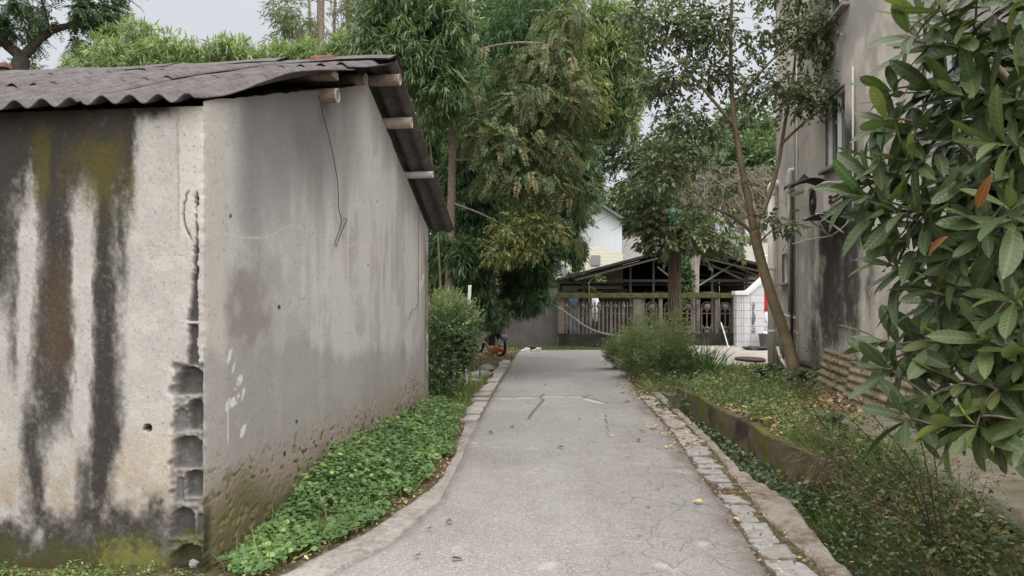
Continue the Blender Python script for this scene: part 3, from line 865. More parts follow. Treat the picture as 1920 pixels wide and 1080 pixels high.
for (pts, nm) in (([(.16, 0), (LG-.2, 0), (LG-.2, 2.45), (3.14, 3.6), (.16, 2.7)], 'wall_core'),):
    mb = MB(); mb.prism([C0 - NG*.22 + E*a + UP*b for a, b in pts], NG*.17); mb.build(nm, M_conc, shed)
# little lump ledges under each cavity keep the hollow-block look; debris inside the lowest one
# ---- roof
roof = empty('roof', C0 + E*3.14 + UP*3.9); roof.parent = shed; roof.location = Vector(C0*0 + E*3.14 + UP*3.9)
PITCH = .178; AMP = .026
def sheet(s0, s1, zf, w0, w1, lift, tilt, ovf=None, thick=.009, wav=0):
    sv = np.linspace(s0, s1, 22); wv = np.arange(w0, w1+.001, PITCH/12)
    S_, W_ = np.meshgrid(sv, wv, indexing='ij')
    if ovf is not None:
        lim = -ovf(S_); k = (w1-lim)/(w1-w0); W_ = w1 - (w1-W_)*k
    Z_ = zf(S_) + AMP*np.sin(2*math.pi*W_/PITCH) + lift + tilt*(S_-s0) + .012*fbm(S_*1.5+w0*3, W_*1.5, 131, 3)*2 + wav*np.exp(-((S_-s0)/.3)**2)*np.sin(W_*3+s0)
    Gt = C0 + E*S_[..., None] - NG*W_[..., None] + UP*Z_[..., None]
    m, n = S_.shape
    Gb = Gt - UP*thick
    V = np.concatenate([Gt.reshape(-1, 3), Gb.reshape(-1, 3)]); q = []
    i, j = np.meshgrid(np.arange(m-1), np.arange(n-1), indexing='ij'); a = i*n+j
    q.append(np.stack([a, a+1, a+n+1, a+n], -1).reshape(-1, 4)); q.append(np.stack([a+n, a+n+1, a+1, a], -1).reshape(-1, 4) + m*n)
    bord = [k for k in range(n)] + [r*n+n-1 for r in range(1, m)] + [(m-1)*n+k for k in range(n-2, -1, -1)] + [r*n for r in range(m-2, 0, -1)]
    bord = np.array(bord); nx = np.roll(bord, -1)
    q.append(np.stack([bord, bord+m*n, nx+m*n, nx], -1))
    Q = np.concatenate(q)
    return np_mesh('roof_sheet', V, Q, np.full(len(Q), 4), M_sheet, roof, smooth=True)
zN = lambda s: 2.758 + .362*(s+.12) + .055*np.sin(np.pi*np.clip(s/3.2, 0, 1))**.8; zFar = lambda s: 3.935 - .49*(s-3.14)
ovN = lambda s: np.interp(s, [-.12, .3, 1.2, 3.2], [.0, .06, .15, .28])
for r, (a, b) in enumerate(((-.13, 1.02), (.86, 2.12), (1.96, 3.2))):
    for c in range(7):
        w0 = 0 if c == 0 else c*PITCH*5 - PITCH
        w1 = (c+1)*PITCH*5
        sheet(a + rng.normal()*.02, b, zN, w0, w1, .012*(c % 2) + rng.normal()*.005 + .004*r, .018/(b-a)*0 + (.0 if r == 2 else -.006), ovN if c == 0 else None, wav=.012 if r else .006)
for r, (a, b) in enumerate(((3.12, 4.75), (4.52, 5.97))):
    for c in range(7):
        w0 = -.30 if c == 0 else c*PITCH*5 - PITCH - .3
        w1 = (c+1)*PITCH*5 - .3
        sheet(a, b + rng.normal()*.01, zFar, w0, w1, (-.014 if r else 0) + .012*(c % 2), 0)
for k in range(6):       # ridge capping
    w0 = -.31 + k*1.15; w1 = w0 + 1.2
    mb = MB(); prof = [(-.30, -.085), (-.16, -.02), (-.05, .025), (0, .035), (.05, .02), (.14, -.055), (.22, -.10)]
    G = [[C0 + E*(3.14+a) - NG*(w0+(w1-w0)*t) + UP*(3.985 + b + .008*(k % 2) + .012*math.sin(t*5+k)) for a, b in prof] for t in np.linspace(0, 1, 6)]
    G = np.array(G); mb.grid(G); mb.grid((G - UP*.012)[::-1])
    mb.build('ridge_cap', M_sheet, roof, smooth=True)
# ---- purlins
def purlin(s, z, r, out, mat, square=False, hollow=True):
    a = C0 + E*s + UP*z - NG*.5; b = C0 + E*s + UP*z + NG*out
    mb = MB()
    if square:
        mb.box((a+b)/2, (.5+out, .15, .065), [NG, E, UP], .006)
        return mb.build('purlin', mat, shed)
    k = 9; pts = [a+(b-a)*t for t in np.linspace(0, 1, k)]
    mb.tube(pts, [r*(1+.04*math.sin(i*2.1)) for i in range(k)], 12)
    o = mb.build('purlin', mat, shed, smooth=False)
    m2 = MB(); m2.lathe(b, [(r*1.0, -.004), (r*1.0, .006), (r*.78, .008), (r*.62, -.02 if hollow else .006)], 12, NG)
    e = m2.build('cut_end', M_cut, o); return o
purlin(1.78, 3.44, .05, .16, M_wood, square=True)
purlin(1.90, 3.30, .062, .13, M_wood)
purlin(2.82, 3.70, .055, .08, M_wood)
purlin(3.22, 3.80, .058, .30, M_wood)
purlin(3.80, 3.50, .062, .27, M_bamboo)
purlin(4.68, 3.08, .042, .30, simple('pale_pipe', (.42, .40, .38), .6, .15, 9, bump=.1))

# bricks lying on the roof
for (s, wv, z, ang, lab) in ((2.98, .40, 3.955, .02, 'flat red brick bedded on the roof ridge above the gable'),
                             (3.05, 4.0, 4.05, .15, 'red brick at the far left end of the roof ridge')):
    mb = MB(); ca, sa = math.cos(ang), math.sin(ang); mb.box(C0 + E*s - NG*wv + UP*z, (.24, .11, .05), [NG*ca+E*sa, E*ca-NG*sa, UP], .006)
    tag(mb.build('brick', M_brick), lab, 'brick', 'loose bricks on the roof')

# wires hanging on the gable
def wpt(x, y, off=.03):
    k = (x-960)/FPX; s = (k*C0[1]-C0[0])/(E[0]-k*E[1]); p = C0 + E*s; d = p[1]
    return np.array([p[0], p[1], CH-(y-HZ)/FPX*d]) + NG*off
def smooth(pts, k=6):
    pts = np.array(pts, float); m = len(pts); t = np.linspace(0, m-1, (m-1)*k+1); i = np.clip(t.astype(int), 0, m-2); f = (t-i)[:, None]
    p0 = pts[np.clip(i-1, 0, m-1)]; p1 = pts[i]; p2 = pts[i+1]; p3 = pts[np.clip(i+2, 0, m-1)]
    return .5*((2*p1)+(-p0+p2)*f+(2*p0-5*p1+4*p2-p3)*f**2+(-p0+3*p1-3*p2+p3)*f**3)
mb = MB(); mb.tube(smooth([wpt(592, 180), wpt(598, 210), wpt(610, 255), wpt(620, 300), wpt(627, 345), wpt(629, 390), wpt(634, 412), wpt(631, 430), wpt(622, 455), wpt(620, 462, .05), wpt(626, 456), wpt(636, 430), wpt(644, 412), wpt(638, 411)]), .0035, 5)
tag(mb.build('wire', M_wire), 'thin dark wire with a looped end hanging on the gable', 'wire')
mb = MB(); mb.tube(smooth([wpt(783, 365), wpt(781, 420), wpt(780, 480), wpt(780, 545), wpt(778, 575), wpt(768, 582), wpt(762, 600)]), .003, 5)
tag(mb.build('wire', M_wire), 'short thin dark wire near the far edge of the gable', 'wire')
# ------------------------------------------------------------------ right-hand house
house = empty('house', (xb(10), 10, .1), 'tall rendered house with black water stains and drainpipes right of the lane', 'house')
OPEN = [(14.7, 15.48, 1.92, 2.49), (11.4, 12.42, 3.66, 4.80), (11.22, 12.42, 5.94, 7.35), (7.62, 8.61, 3.48, 4.47)]
yw = np.arange(2.4, 16.11, .03); zw = np.arange(-.3, 9.0, .03)
YW, ZW = np.meshgrid(yw, zw)
basew = np.stack([xb(YW), YW, ZW], -1); wx_, wy_ = proj(basew)


def house_paint(px, py, y, z):
    n1 = fbm(y*.7, z*.7, 201, 5); n2 = fbm(y*4, z*4, 203, 4); nv = fbm(y*2.6, z*.35, 205, 4); n3 = fbm(y*12, z*12, 207, 3)
    c = np.ones(px.shape+(3,))*np.array([.60, .535, .465])
    c = col_mix(c, (.38, .345, .31), sm(-.02, .2, n1+n2*.5)*.75)
    c = col_mix(c, (.56, .515, .46), sm(.03, .2, -n1+n2*.3)*.6)
    c = col_mix(c, (.30, .27, .24), sm(.08, .26, nv+n2*.3)*.45)
    c = col_mix(c, (.30, .285, .27), sm(.0, .16, fbm(y*1.3, z*1.1, 221, 5))*sm(3.3, 5.0, z)*.6)
    wxx = px + nv*34 + n2*8
    d = np.maximum.reduce([np.exp(-np.abs((wxx-1560)/26)**3)*sm(392, 408, py)*sm(720, 600, py), np.exp(-np.abs((wxx-1592)/17)**3)*sm(180, 260, py)*sm(760, 560, py)*.95,
                           np.exp(-np.abs((wxx-1585)/38)**3)*sm(385, 420, py)*sm(520, 440, py), np.exp(-np.abs((wxx-1625)/9)**2)*sm(400, 450, py)*sm(720, 560, py)*.6,
                           np.exp(-np.abs((wxx-1535)/12)**2)*sm(560, 620, py)*.75, np.exp(-np.abs((wxx-1660)/14)**2)*sm(120, 260, py)*sm(470, 380, py)*.5])
    n4 = fbm(y*30, z*16, 209, 3)
    dd = sm(.05, 1.0, d + n2*.55 + n3*.3 + n4*.3*(d > .05))
    c = col_mix(c, (.040, .035, .031), dd*.93)
    ft = sm(.95, .25, z + n1*.8 + n2*.5)
    c = col_mix(c, (.085, .075, .055), ft*.85*sm(1700, 1600, px))
    c = col_mix(c, (.20, .175, .13), ft*.5)
    c = col_mix(c, (.42, .39, .35), sm(.18, .3, n3+n2*.4)*sm(560, 620, py)*sm(700, 660, py)*.6)
    c = col_mix(c, (.07, .065, .055), np.exp(-((px-1478)/20)**2)*sm(620, 670, py)*.7)
    c = col_mix(c, (.16, .145, .13), sm(2.2, .8, np.abs(py-(388+10*np.sin(px/30)+n2*16)))*sm(1610, 1500, px)*.5)
    return c
colr = house_paint(wx_, wy_, YW, ZW)
yc = (YW[:-1, :-1]+YW[1:, 1:])/2; zc = (ZW[:-1, :-1]+ZW[1:, 1:])/2
keep = np.ones(yc.shape, bool)
for a, b, c_, d_ in OPEN: keep &= ~((yc > a) & (yc < b) & (zc > c_) & (zc < d_))
dd = .010*fbm(YW*.9, ZW*.9, 231, 4) + .004*fbm(YW*6, ZW*6, 233, 3)
grid_mesh('wall', basew - NG*dd[..., None], M_plaster2, house, cols={'col': colr.reshape(-1, 3)}, keep=keep)
def wp(y, z, off=0.0): return np.array([xb(y), y, z]) - NG*off
mb = MB()
mb.box(wp(16.1, 4.4) + NG*2.6 - E*.06, (5.2, .1, 9.4), [NG, E, UP]); mb.box(wp(2.4, 4.4) + NG*2.6, (5.2, .1, 9.4), [NG, E, UP])
mb.box(wp(9.3, 9.02) + NG*2.5, (5.4, 13.9, .12), [NG, E, UP]); mb.box(wp(9.3, 4.4) + NG*5.2, (.1, 13.8, 9.4), [NG, E, UP])
mb.build('rear_wall', M_conc, house)
M_glass = NT('window_glass'); M_glass = M_glass.done(M_glass.princ((.03, .04, .045), .08, None, 0, .6))
for k, (a, b, c_, d_) in enumerate(OPEN):
    mb = MB(); t = .05; cy, cz = (a+b)/2, (c_+d_)/2; ax = [NG, E, UP]
    dep = .07
    for (yy, zz, sy, sz) in ((cy, c_+t/2, b-a, t), (cy, d_-t/2, b-a, t), (a+t/2, cz, t, d_-c_-2*t), (b-t/2, cz, t, d_-c_-2*t), (cy, cz, t*.9, d_-c_-2*t)):
        mb.box(wp(yy, zz)+NG*dep, (.05, sy*1.0078, sz), ax)
    w_ = mb.build('window', M_white, house)
    mb = MB(); mb.box(wp(cy, cz)+NG*(dep+.03), (.012, (b-a)-.04, d_-c_-.04), ax); mb.build('pane', M_glass, w_)
    mb = MB(); mb.box(wp(cy, cz)+NG*.35, (.1, b-a+.4, d_-c_+.4), ax)
    for (yy, zz, sy, sz) in ((a-.02, cz, .04, d_-c_+.1), (b+.02, cz, .04, d_-c_+.1), (cy, d_+.02, b-a, .04)): mb.box(wp(yy, zz)+NG*.17, (.3, sy, sz), ax)
    mb.build('reveal', M_conc, w_)
    mb = MB(); mb.box(wp(cy, c_-.03, .05)+NG*.09, (.3, b-a+.10, .055), ax, .008); mb.build('sill', M_concl, w_)
# drainpipes and cables on the wall
def pipe(name, pts, r, mat, n=12, parent=house, sm_=True):
    mb = MB(); mb.tube(pts, r, n); return mb.build(name, mat, parent, smooth=sm_)
z0 = .1
p_ = pipe('drainpipe', [wp(15.86, z0, .13), wp(15.86, 3.78, .13)], .078, M_pvc, 16)
pipe('pipe_elbow', smooth([wp(15.86, 3.74, .13), wp(15.86, 3.90, .13), wp(15.86, 3.96, .06), wp(15.86, 3.96, -.05)], 4), .088, M_pvc, 14, p_)
for z in (.9, 2.2, 3.2):
    mb = MB(); mb.lathe(wp(15.86, z, .13), [(.085, 0), (.092, .01), (.092, .05), (.085, .06)], 14); mb.build('pipe_collar', M_pvc, p_)
p_ = pipe('drainpipe', [wp(14.55, 1.3, .07), wp(14.55, 3.85, .07)], .038, simple('yellowed_pvc', (.42, .37, .25), .6, .2, 4, bump=.05, dirt=(.10, .085, .06)))
pipe('pipe_elbow', smooth([wp(14.55, 3.6, .07), wp(14.55, 3.98, .07), wp(14.55, 4.03, .03), wp(14.55, 4.03, -.05)], 4), .05, M_pvc, 12, p_)
pipe('drainpipe', [wp(14.42, .3, .06), wp(14.42, 3.65, .06)], .034, simple('black_downpipe', (.05, .045, .04), .7, .3, 5))
pipe('conduit', [wp(14.18, .2, .03), wp(14.18, 6.5, .03)], .013, M_pvc, 8)
pipe('conduit', [wp(14.32, .2, .03), wp(14.32, 6.5, .03)], .011, M_conc, 8)
pipe('waste_pipe', smooth([wp(15.5, .62, .09), wp(15.2, .42, .09), wp(14.75, .30, .09)], 3), .03, M_pvc, 8)
pipe('waste_pipe', [wp(14.7, .0, .10), wp(14.7, .75, .10)], .033, M_pvc, 8)
pipe('conduit', [wp(10.9, 2.7, .04), wp(10.9, 4.9, .04)], .014, M_pvc, 8)
pipe('cable', smooth([wp(15.3, 2.55, .04), wp(14.9, 2.66, .05), wp(14.2, 2.62, .05), wp(13.4, 2.62, .06), wp(12.6, 2.60, .05), wp(11.9, 2.58, .06), wp(11.3, 2.66, .05), wp(10.9, 2.76, .04)]), .012, M_pvc, 6)
pipe('cable', smooth([wp(12.9, 3.05, .03), wp(12.3, 2.7, .05), wp(11.9, 2.55, .03)]), .007, M_pvc, 5)
pipe('cable', smooth([wp(15.7, 1.3, .03), wp(14.9, 1.27, .04), wp(14.2, 1.24, .03)]), .02, M_pvc, 6)
mb = MB(); mb.box(wp(7.0, .22, .03), (.14, 6.6, .10), [NG, E, UP], .02)
mb.build('plinth', simple('yellow_green_moss', (.17, .175, .025), .95, .5, 12, bump=.8, dirt=(.10, .085, .05)), house)

# air conditioner
ac = empty('air_conditioner', wp(11.7, 2.85, .2), 'old cream air conditioner unit hanging on the stained wall', 'air conditioner')
ax = [NG, E, UP]; M_ac = simple('aged_cream_metal', (.44, .40, .35), .5, .12, 5, bump=.05, dirt=(.26, .23, .19))
mb = MB(); mb.box(wp(11.74, 3.11, .19), (.27, .86, .46), ax, .012); mb.build('casing', M_ac, ac)
mb = MB(); c_ = wp(11.90, 3.10, .325); mb.lathe(c_+NG*.0, [(.195, -.002), (.2, -.012), (.185, -.016), (.175, .004)], 28, NG)
for r in (.05, .075, .1, .125, .15): 
    a_ = np.linspace(0, 2*math.pi, 29); mb.tube([c_ - NG*.012 + E*(r*math.cos(t)) + UP*(r*math.sin(t)) for t in a_], .004, 4, cap=False)
for t in range(8): 
    d_ = E*math.cos(t*math.pi/4)+UP*math.sin(t*math.pi/4); mb.tube([c_-NG*.01+d_*.05, c_-NG*.01+d_*.17], .004, 4)
g_ = mb.build('fan_grille', M_darkmet, ac)
mb = MB(); mb.lathe(c_-NG*.014, [(.045, .0), (.045, -.008), (.03, -.012)], 16, NG); mb.build('hub', M_metal, g_)
for yy in (11.40, 12.05):
    mb = MB(); mb.box(wp(yy, 2.86, .2), (.44, .035, .03), ax); mb.tube([wp(yy, 2.86, .38), wp(yy, 2.58, .02)], .013, 5); mb.build('bracket', M_pvc, ac)
mb = MB(); mb.box(wp(11.72, 2.845, .22), (.40, .95, .012), ax); mb.build('tray', M_darkmet, ac)
for zz in (3.10, 3.03):
    mb = MB(); mb.tube(smooth([wp(11.31, zz, .24), wp(11.22, zz-.02, .22), wp(11.18, zz+.03, .15), wp(11.12, zz+.10, .06), wp(11.0, zz+.12, .02)]), .014, 6); mb.lathe(wp(11.31, zz, .24), [(.025, .0), (.028, -.03), (.018, -.04)], 8, E); mb.build('refrigerant_pipe', M_black, ac)
mb = MB(); mb.box(wp(11.302, 3.22, .15), (.16, .006, .07), ax); mb.build('terminal_cover', M_ac, ac)
mb = MB()
G = np.array([[wp(12.6-.75*t, 3.42+.10*math.sin(math.pi*v)-.06*t+.03*math.sin(t*9), .62-.6*v) for t in np.linspace(0, 1, 7)] for v in np.linspace(0, 1, 7)])
G[0, 0] += np.array([0, 0, -.03]); G[3, 1] += np.array([0, 0, .10])
mb.grid(G); mb.grid((G-UP*.012)[::-1])
tag(mb.build('roofing_scrap', M_darkmet), 'crumpled dark sheet of roofing lying over the old air conditioner', 'roofing scrap')
mb = MB(); 
G = np.array([[wp(12.35-.5*t, 3.30-.05*math.cos(v), .50+.06*math.sin(v)) for t in (0, .5, 1)] for v in np.linspace(-1.5, 1.6, 9)])
mb.grid(G); mb.grid((G-UP*.008)[::-1]); mb.tube([G[0, 0], G[0, 2]], .01, 5)
tag(mb.build('gutter_offcut', M_pvc), 'short white gutter piece in front of the air conditioner top', 'gutter piece')

# leaning corrugated sheets at the wall foot
M_old = simple('mossy_old_sheet', (.23, .19, .125), .95, .4, 4, bump=.5, dirt=(.10, .09, .035))
def lean(y0, y1, z0, z1, lab, mat, tilt=0, off=0.0):
    nz_, ny_ = 64, 12; G = []
    for i in range(nz_+1):
        t = i/nz_; row = []
        for j in range(ny_+1):
            yy = y0+(y1-y0)*j/ny_
            row.append(wp(yy, z0+(z1-z0)*t+tilt*(yy-y0), .15*(1-t)+.05+off+0.016*math.sin(t*2*math.pi*(z1-z0)/.115)+.010*math.sin(yy*2.3+t)))
        G.append(row)
    G = np.array(G); mb = MB(); mb.grid(G); mb.grid((G+NG*.009)[::-1])
    for e in (G[0], G[-1], G[:, 0], G[:, -1]): mb.grid(np.stack([e, e+NG*.009]))
    tag(mb.build('corrugated_sheet', mat, smooth=True), lab, 'corrugated sheet', 'corrugated sheets leaning on the house wall')
lean(10.72, 12.3, .14, .78, 'brown corrugated sheet leaning on the house wall, middle one of three', M_old, .02)
lean(8.0, 10.80, .12, .74, 'brown corrugated sheet leaning on the wall behind the loquat leaves, nearest of three', M_old, -.005, .035)
lean(12.3, 14.0, .08, .50, 'dark mossy corrugated sheet low on the wall beside the leaning trunk', simple('dark_mossy_sheet', (.06, .06, .03), .95, .4, 6, bump=.6, dirt=(.035, .03, .02)), .0)

# walkway along the wall, forecourt beyond, retaining wall
def slab(name, f0, f1, ys, z, mat, lab, th=.1):
    G = np.array([[(f0(y)+(f1(y)-f0(y))*v + .02*fbm(y*3, v*4, 9), y, z + .012*fbm(y*2, v*3, 5)) for v in np.linspace(0, 1, 9)] for y in ys])
    lo = G[:, :1].copy(); lo[..., 2] -= th
    return tag(grid_mesh(name, np.concatenate([lo, G], 1), mat, smooth=False), lab, kind='structure')
M_walk = simple('mossy_path_concrete', (.19, .17, .125), .95, .35, 5, bump=.6, dirt=(.11, .11, .04))
slab('path', lambda y: xb(y)-.80, lambda y: xb(y)+.05, np.arange(3.0, 9.6, .1), .185, M_walk, 'mossy concrete path along the house foot', .15)
slab('pavement', lambda y: 4.1+.03*(y-17), lambda y: 9.5+0*y, np.arange(17.2, 24.6, .2), .10, M_concl, 'pale concrete forecourt before the fence', .12)

Yr = np.arange(7.35, 14.2, .04); Vr = np.linspace(0, 1, 26)
YY, VV = np.meshgrid(Yr, Vr, indexing='ij')
top = .02 + .07*fbm(YY*1.5, YY*0, 3)+.05*fbm(YY*7, YY*0, 4)
prof_x = 2.985 + .03*fbm(YY*2.4, VV*2.4, 6) + .018*fbm(YY*11, VV*8, 8)
G = np.stack([prof_x - .03*(1-VV), YY, -.72+(top+.72)*VV], -1)
topg = G[:, -1:].copy(); topg[..., 0] += .17; bot = G[:, -1:].copy(); bot[..., 0] += .17; bot[..., 2] -= .5
G2 = np.concatenate([G, topg, bot], 1)
gz = G2[..., 2]; n1 = fbm(G2[..., 1]*1.4, gz*2.4, 61, 5); n2 = fbm(G2[..., 1]*6, gz*6, 63, 4)
c = np.ones(gz.shape+(3,))*np.array([.13, .105, .07])
c = col_mix(c, (.055, .045, .032), sm(-.02, .2, n1+n2*.5)); c = col_mix(c, (.075, .082, .022), sm(.0, .2, n2*.7-n1*.6+.02)*.85); c = col_mix(c, (.14, .145, .025), sm(.10, .3, -n1+n2*.6)*.65)
tag(grid_mesh('retaining_wall', G2, M_plaster, cols={'col': c.reshape(-1, 3)}), 'low mossy retaining wall on the far bank of the drainage ditch', 'retaining wall')

# ------------------------------------------------------------------ boundary fence and grey wall at the lane's end
YF = 25.0
def X25(px, d=YF): return (px-960)/FPX*d
def Z25(py, d=YF): return CH-(py-HZ)/FPX*d
M_fence = simple('old_cast_concrete', (.185, .16, .138), .9, .35, 5, bump=.6, dirt=(.06, .055, .04))
M_fdark = simple('dark_damp_concrete', (.05, .045, .038), .95, .5, 4, bump=.7, dirt=(.03, .032, .015))
M_grey = simple('grey_rendered_block', (.17, .16, .148), .92, .2, 2.5, bump=.3, dirt=(.11, .10, .09))
bw = empty('boundary_wall', (X25(1000), 25.2, 0), 'plain grey rendered wall section behind the hanging bamboo', 'wall')
mb = MB(); mb.box(((X25(890)+X25(1046))/2, 25.25, .95), (X25(1046)-X25(890), .22, 2.1), None, .01); mb.build('wall_panel', M_grey, bw)
mb = MB(); mb.box(((X25(890)+X25(1046))/2, 25.25, 2.02), (X25(1046)-X25(890), .28, .08), None, .01); mb.build('coping', M_fdark, bw)
fence = empty('fence', (X25(1200), YF, 0), 'old concrete baluster fence with mossy coping at the end of the lane', 'fence')
xa, xz = X25(1047), X25(1379)
mb = MB(); mb.box(((xa+xz)/2, YF, Z25(549)-.09), (xz-xa, .30, .17), None, .02)
G = np.array([[(x, YF+v, Z25(549)+.012+.05*max(0, fbm(x*2.1, v*5, 5, 4)+.12)) for v in np.linspace(-.15, .15, 7)] for x in np.arange(xa, xz, .05)])
mb.build('coping', M_moss, fence)
mb = MB(); mb.grid(G); mb.build('moss_layer', simple('moss_tufts', (.12, .12, .035), 1, .6, 14, bump=1.2, dirt=(.07, .055, .03)), fence)
mb = MB(); mb.box(((xa+xz)/2, YF, .20), (xz-xa, .26, .56), None, .01); mb.build('plinth', M_fdark, fence)
xs1, xs2 = X25(1195), X25(1206)
def post(px, wpx=11):
    mb = MB(); mb.box((X25(px), YF, 1.04), (wpx/FPX*YF, .2, 1.16), None, .015); mb.build('post', M_fence, fence)
post(1052, 12); post(1197, 22)
for px in (1238, 1308, 1343, 1376): post(px, 7)
# plain flat balusters on the left half
bx = np.linspace(1062, 1184, 17)
for k, px in enumerate(bx):
    mb = MB(); wv = (3.9+1.3*math.sin(k*2.4))/FPX*YF
    mb.box((X25(px), YF, .98), (wv, .06, 1.04), None, .01)
    if k % 2 == 0: mb.lathe((X25(px), YF, 1.28), [(.03, 0), (.075, .04), (.085, .09), (.05, .15), (.03, .17)], 10)
    mb.build('baluster', M_fence, fence)
mb = MB()
for z in (1.36, 1.12): mb.box(((X25(1058)+xs1)/2, YF+.02, z), (xs1-X25(1058), .035, .028))
mb.build('tie_rod', M_fence, fence)
# ornamental bays on the right half: arch rods, ball finial, tulip foot
for k, (p0, p1) in enumerate(((1207, 1236), (1241, 1273), (1273, 1305), (1311, 1340), (1346, 1373))):
    a, b = X25(p0), X25(p1); m_ = (a+b)/2; hw_ = (b-a)*.34; mb = MB()
    z1 = 1.32
    mb.tube([(m_-hw_, YF, .48)] + [(m_-hw_*math.cos(t), YF, z1+hw_*math.sin(t)) for t in np.linspace(0, math.pi, 11)] + [(m_+hw_, YF, .48)], .022, 6)
    mb.tube([(m_, YF, .48), (m_, YF, 1.25)], .022, 6)
    mb.lathe((m_, YF, 1.18), [(.03, 0), (.05, .02), (.05, .05), (.10, .09), (.12, .15), (.10, .22), (.04, .26)], 12)
    mb.lathe((m_, YF, .46), [(.09, 0), (.11, .05), (.06, .12), (.10, .2), (.03, .24)], 10)
    for s_ in (-1, 1): mb.tube(smooth([(m_, YF, .52), (m_+s_*.1, YF, .62), (m_+s_*.14, YF, .75)]), [.03, .03, .03, .03, .03, .03, .028, .026, .024, .02, .015, .01, .008][:13], 5)
    for z in (1.12, 1.26): mb.box((m_, YF+.015, z), (b-a, .035, .03))
    mb.build('ornamental_bay', M_fence, fence)
# pole hanging across the fence
mb = MB(); mb.tube(smooth([P(985, 548, 24.6), P(1010, 556, 24.5), P(1055, 582, 24.5), P(1100, 613, 24.5), P(1135, 626, 24.5), P(1168, 629, 24.6)]), .028, 7)
tag(mb.build('hose', simple('grey_hose', (.22, .21, .19), .6, .15, 9)), 'long grey hose drooping from the grey wall across the fence', 'hose')

# tiled pier and red gate
YP = 24.3
def XP(px): return (px-960)/FPX*YP
def ZP(py): return CH-(py-HZ)/FPX*YP
pier = empty('gate_pier', (XP(1408), YP, .1), 'white tiled gate pier with sloping top and faded dark lettering', 'gate pier')
n = NT('white_tiles'); br = n.node('ShaderNodeTexBrick', {'offset': 0.0}, {'Vector': n.scaled((1, 1, 1)), 'Color1': (.66, .66, .68, 1), 'Color2': (.60, .60, .62, 1), 'Mortar': (.16, .16, .17, 1), 'Scale': 1.0, 'Mortar Size': .006, 'Brick Width': .5, 'Row Height': .245})
mp = n.node('ShaderNodeMapping', None, {'Vector': n.obj(), 'Rotation': (math.radians(90), 0, 0)}); n.t.links.new(mp.outputs[0], br.inputs['Vector'])
c = n.mix(n.ramp(n.noise(3, 5, .7), [(.5, 0.0), (.75, .5)]), br.outputs[0], (.40, .38, .34)); M_tile = n.done(n.princ(c, .3, None, 0, .5))
mb = MB(); mb.prism([(XP(1378), YP-.14, .05), (XP(1430), YP-.14, .05), (XP(1430), YP-.14, ZP(526)), (XP(1402), YP-.14, ZP(551)), (XP(1378), YP-.14, ZP(551))], (0, .28, 0)); mb.build('tiled_body', M_tile, pier)
mb = MB()
for px in (1379.5, 1384, 1388.5, 1393): mb.box((XP(px), YP-.15, .95), (.022, .03, 1.7), None, .008)
mb.build('fluting', M_tile, pier)
mb = MB(); zc_ = .05
mb.prism([(XP(1375), YP-.2, ZP(553)), (XP(1400), YP-.2, ZP(553)), (XP(1431), YP-.2, ZP(527)), (XP(1431), YP-.2, ZP(517)), (XP(1400), YP-.2, ZP(545)), (XP(1375), YP-.2, ZP(546))], (0, .4, 0)); mb.build('coping', M_white, pier, bevel=.01)
# faded writing: a mountain character above a worn painted column
mb = MB(); zz = lambda py: ZP(py); bxx = lambda x0, y0, x1, y1: mb.box(((XP(x0)+XP(x1))/2, YP-.1455, (zz(y0)+zz(y1))/2), (abs(XP(x1)-XP(x0)), .007, abs(zz(y0)-zz(y1))))
bxx(1409.4, 566, 1410.4, 573); bxx(1406.6, 569, 1407.4, 573); bxx(1412.2, 569, 1413, 573); bxx(1406.6, 572.3, 1413, 573.3)
bxx(1407, 576, 1413, 577); bxx(1409, 574, 1410.5, 580); bxx(1406.5, 579, 1413, 580)
for (x0, y0, x1, y1) in ((1406.5, 612, 1409, 613.5), (1410, 611.5, 1413.5, 612.6), (1407, 615, 1413, 616.4), (1406.6, 618, 1408.6, 624), (1410.5, 617.5, 1412, 625), (1412.4, 619, 1414, 621), (1408.6, 621.2, 1411, 622.4)): bxx(x0, y0, x1, y1)
mb.build('lettering', simple('faded_ink', (.09, .10, .115), .7, .4, 30), pier)
mb = MB()
pts = [(1408.5, 580), (1411, 584), (1413.5, 592), (1413.8, 600), (1412, 606), (1409.5, 610), (1406.8, 608), (1406.5, 598), (1407.6, 590)]
mb.prism([(XP(x), YP-.148, zz(y)) for x, y in pts], (0, .008, 0)); mb.build('painted_emblem', simple('faded_blue_green_paint', (.12, .155, .165), .7, .6, 9), pier)
gate = empty('gate', (XP(1440), 24.6, .1), 'red metal gate edge beside the white tiled pier', 'gate')
mb = MB(); mb.box((XP(1441), 24.65, 1.25), (.40, .04, 2.5), None, .005)
for z in (.4, 1.3, 2.2): mb.box((XP(1441), 24.61, z), (.34, .04, .05))
mb.build('panel', simple('red_paint', (.40, .025, .03), .45, .15, 5, bump=.05), gate)
mb = MB(); mb.box((XP(1431), 24.5, 1.25), (.03, .08, 2.5)); mb.build('gate_post', M_white, gate)
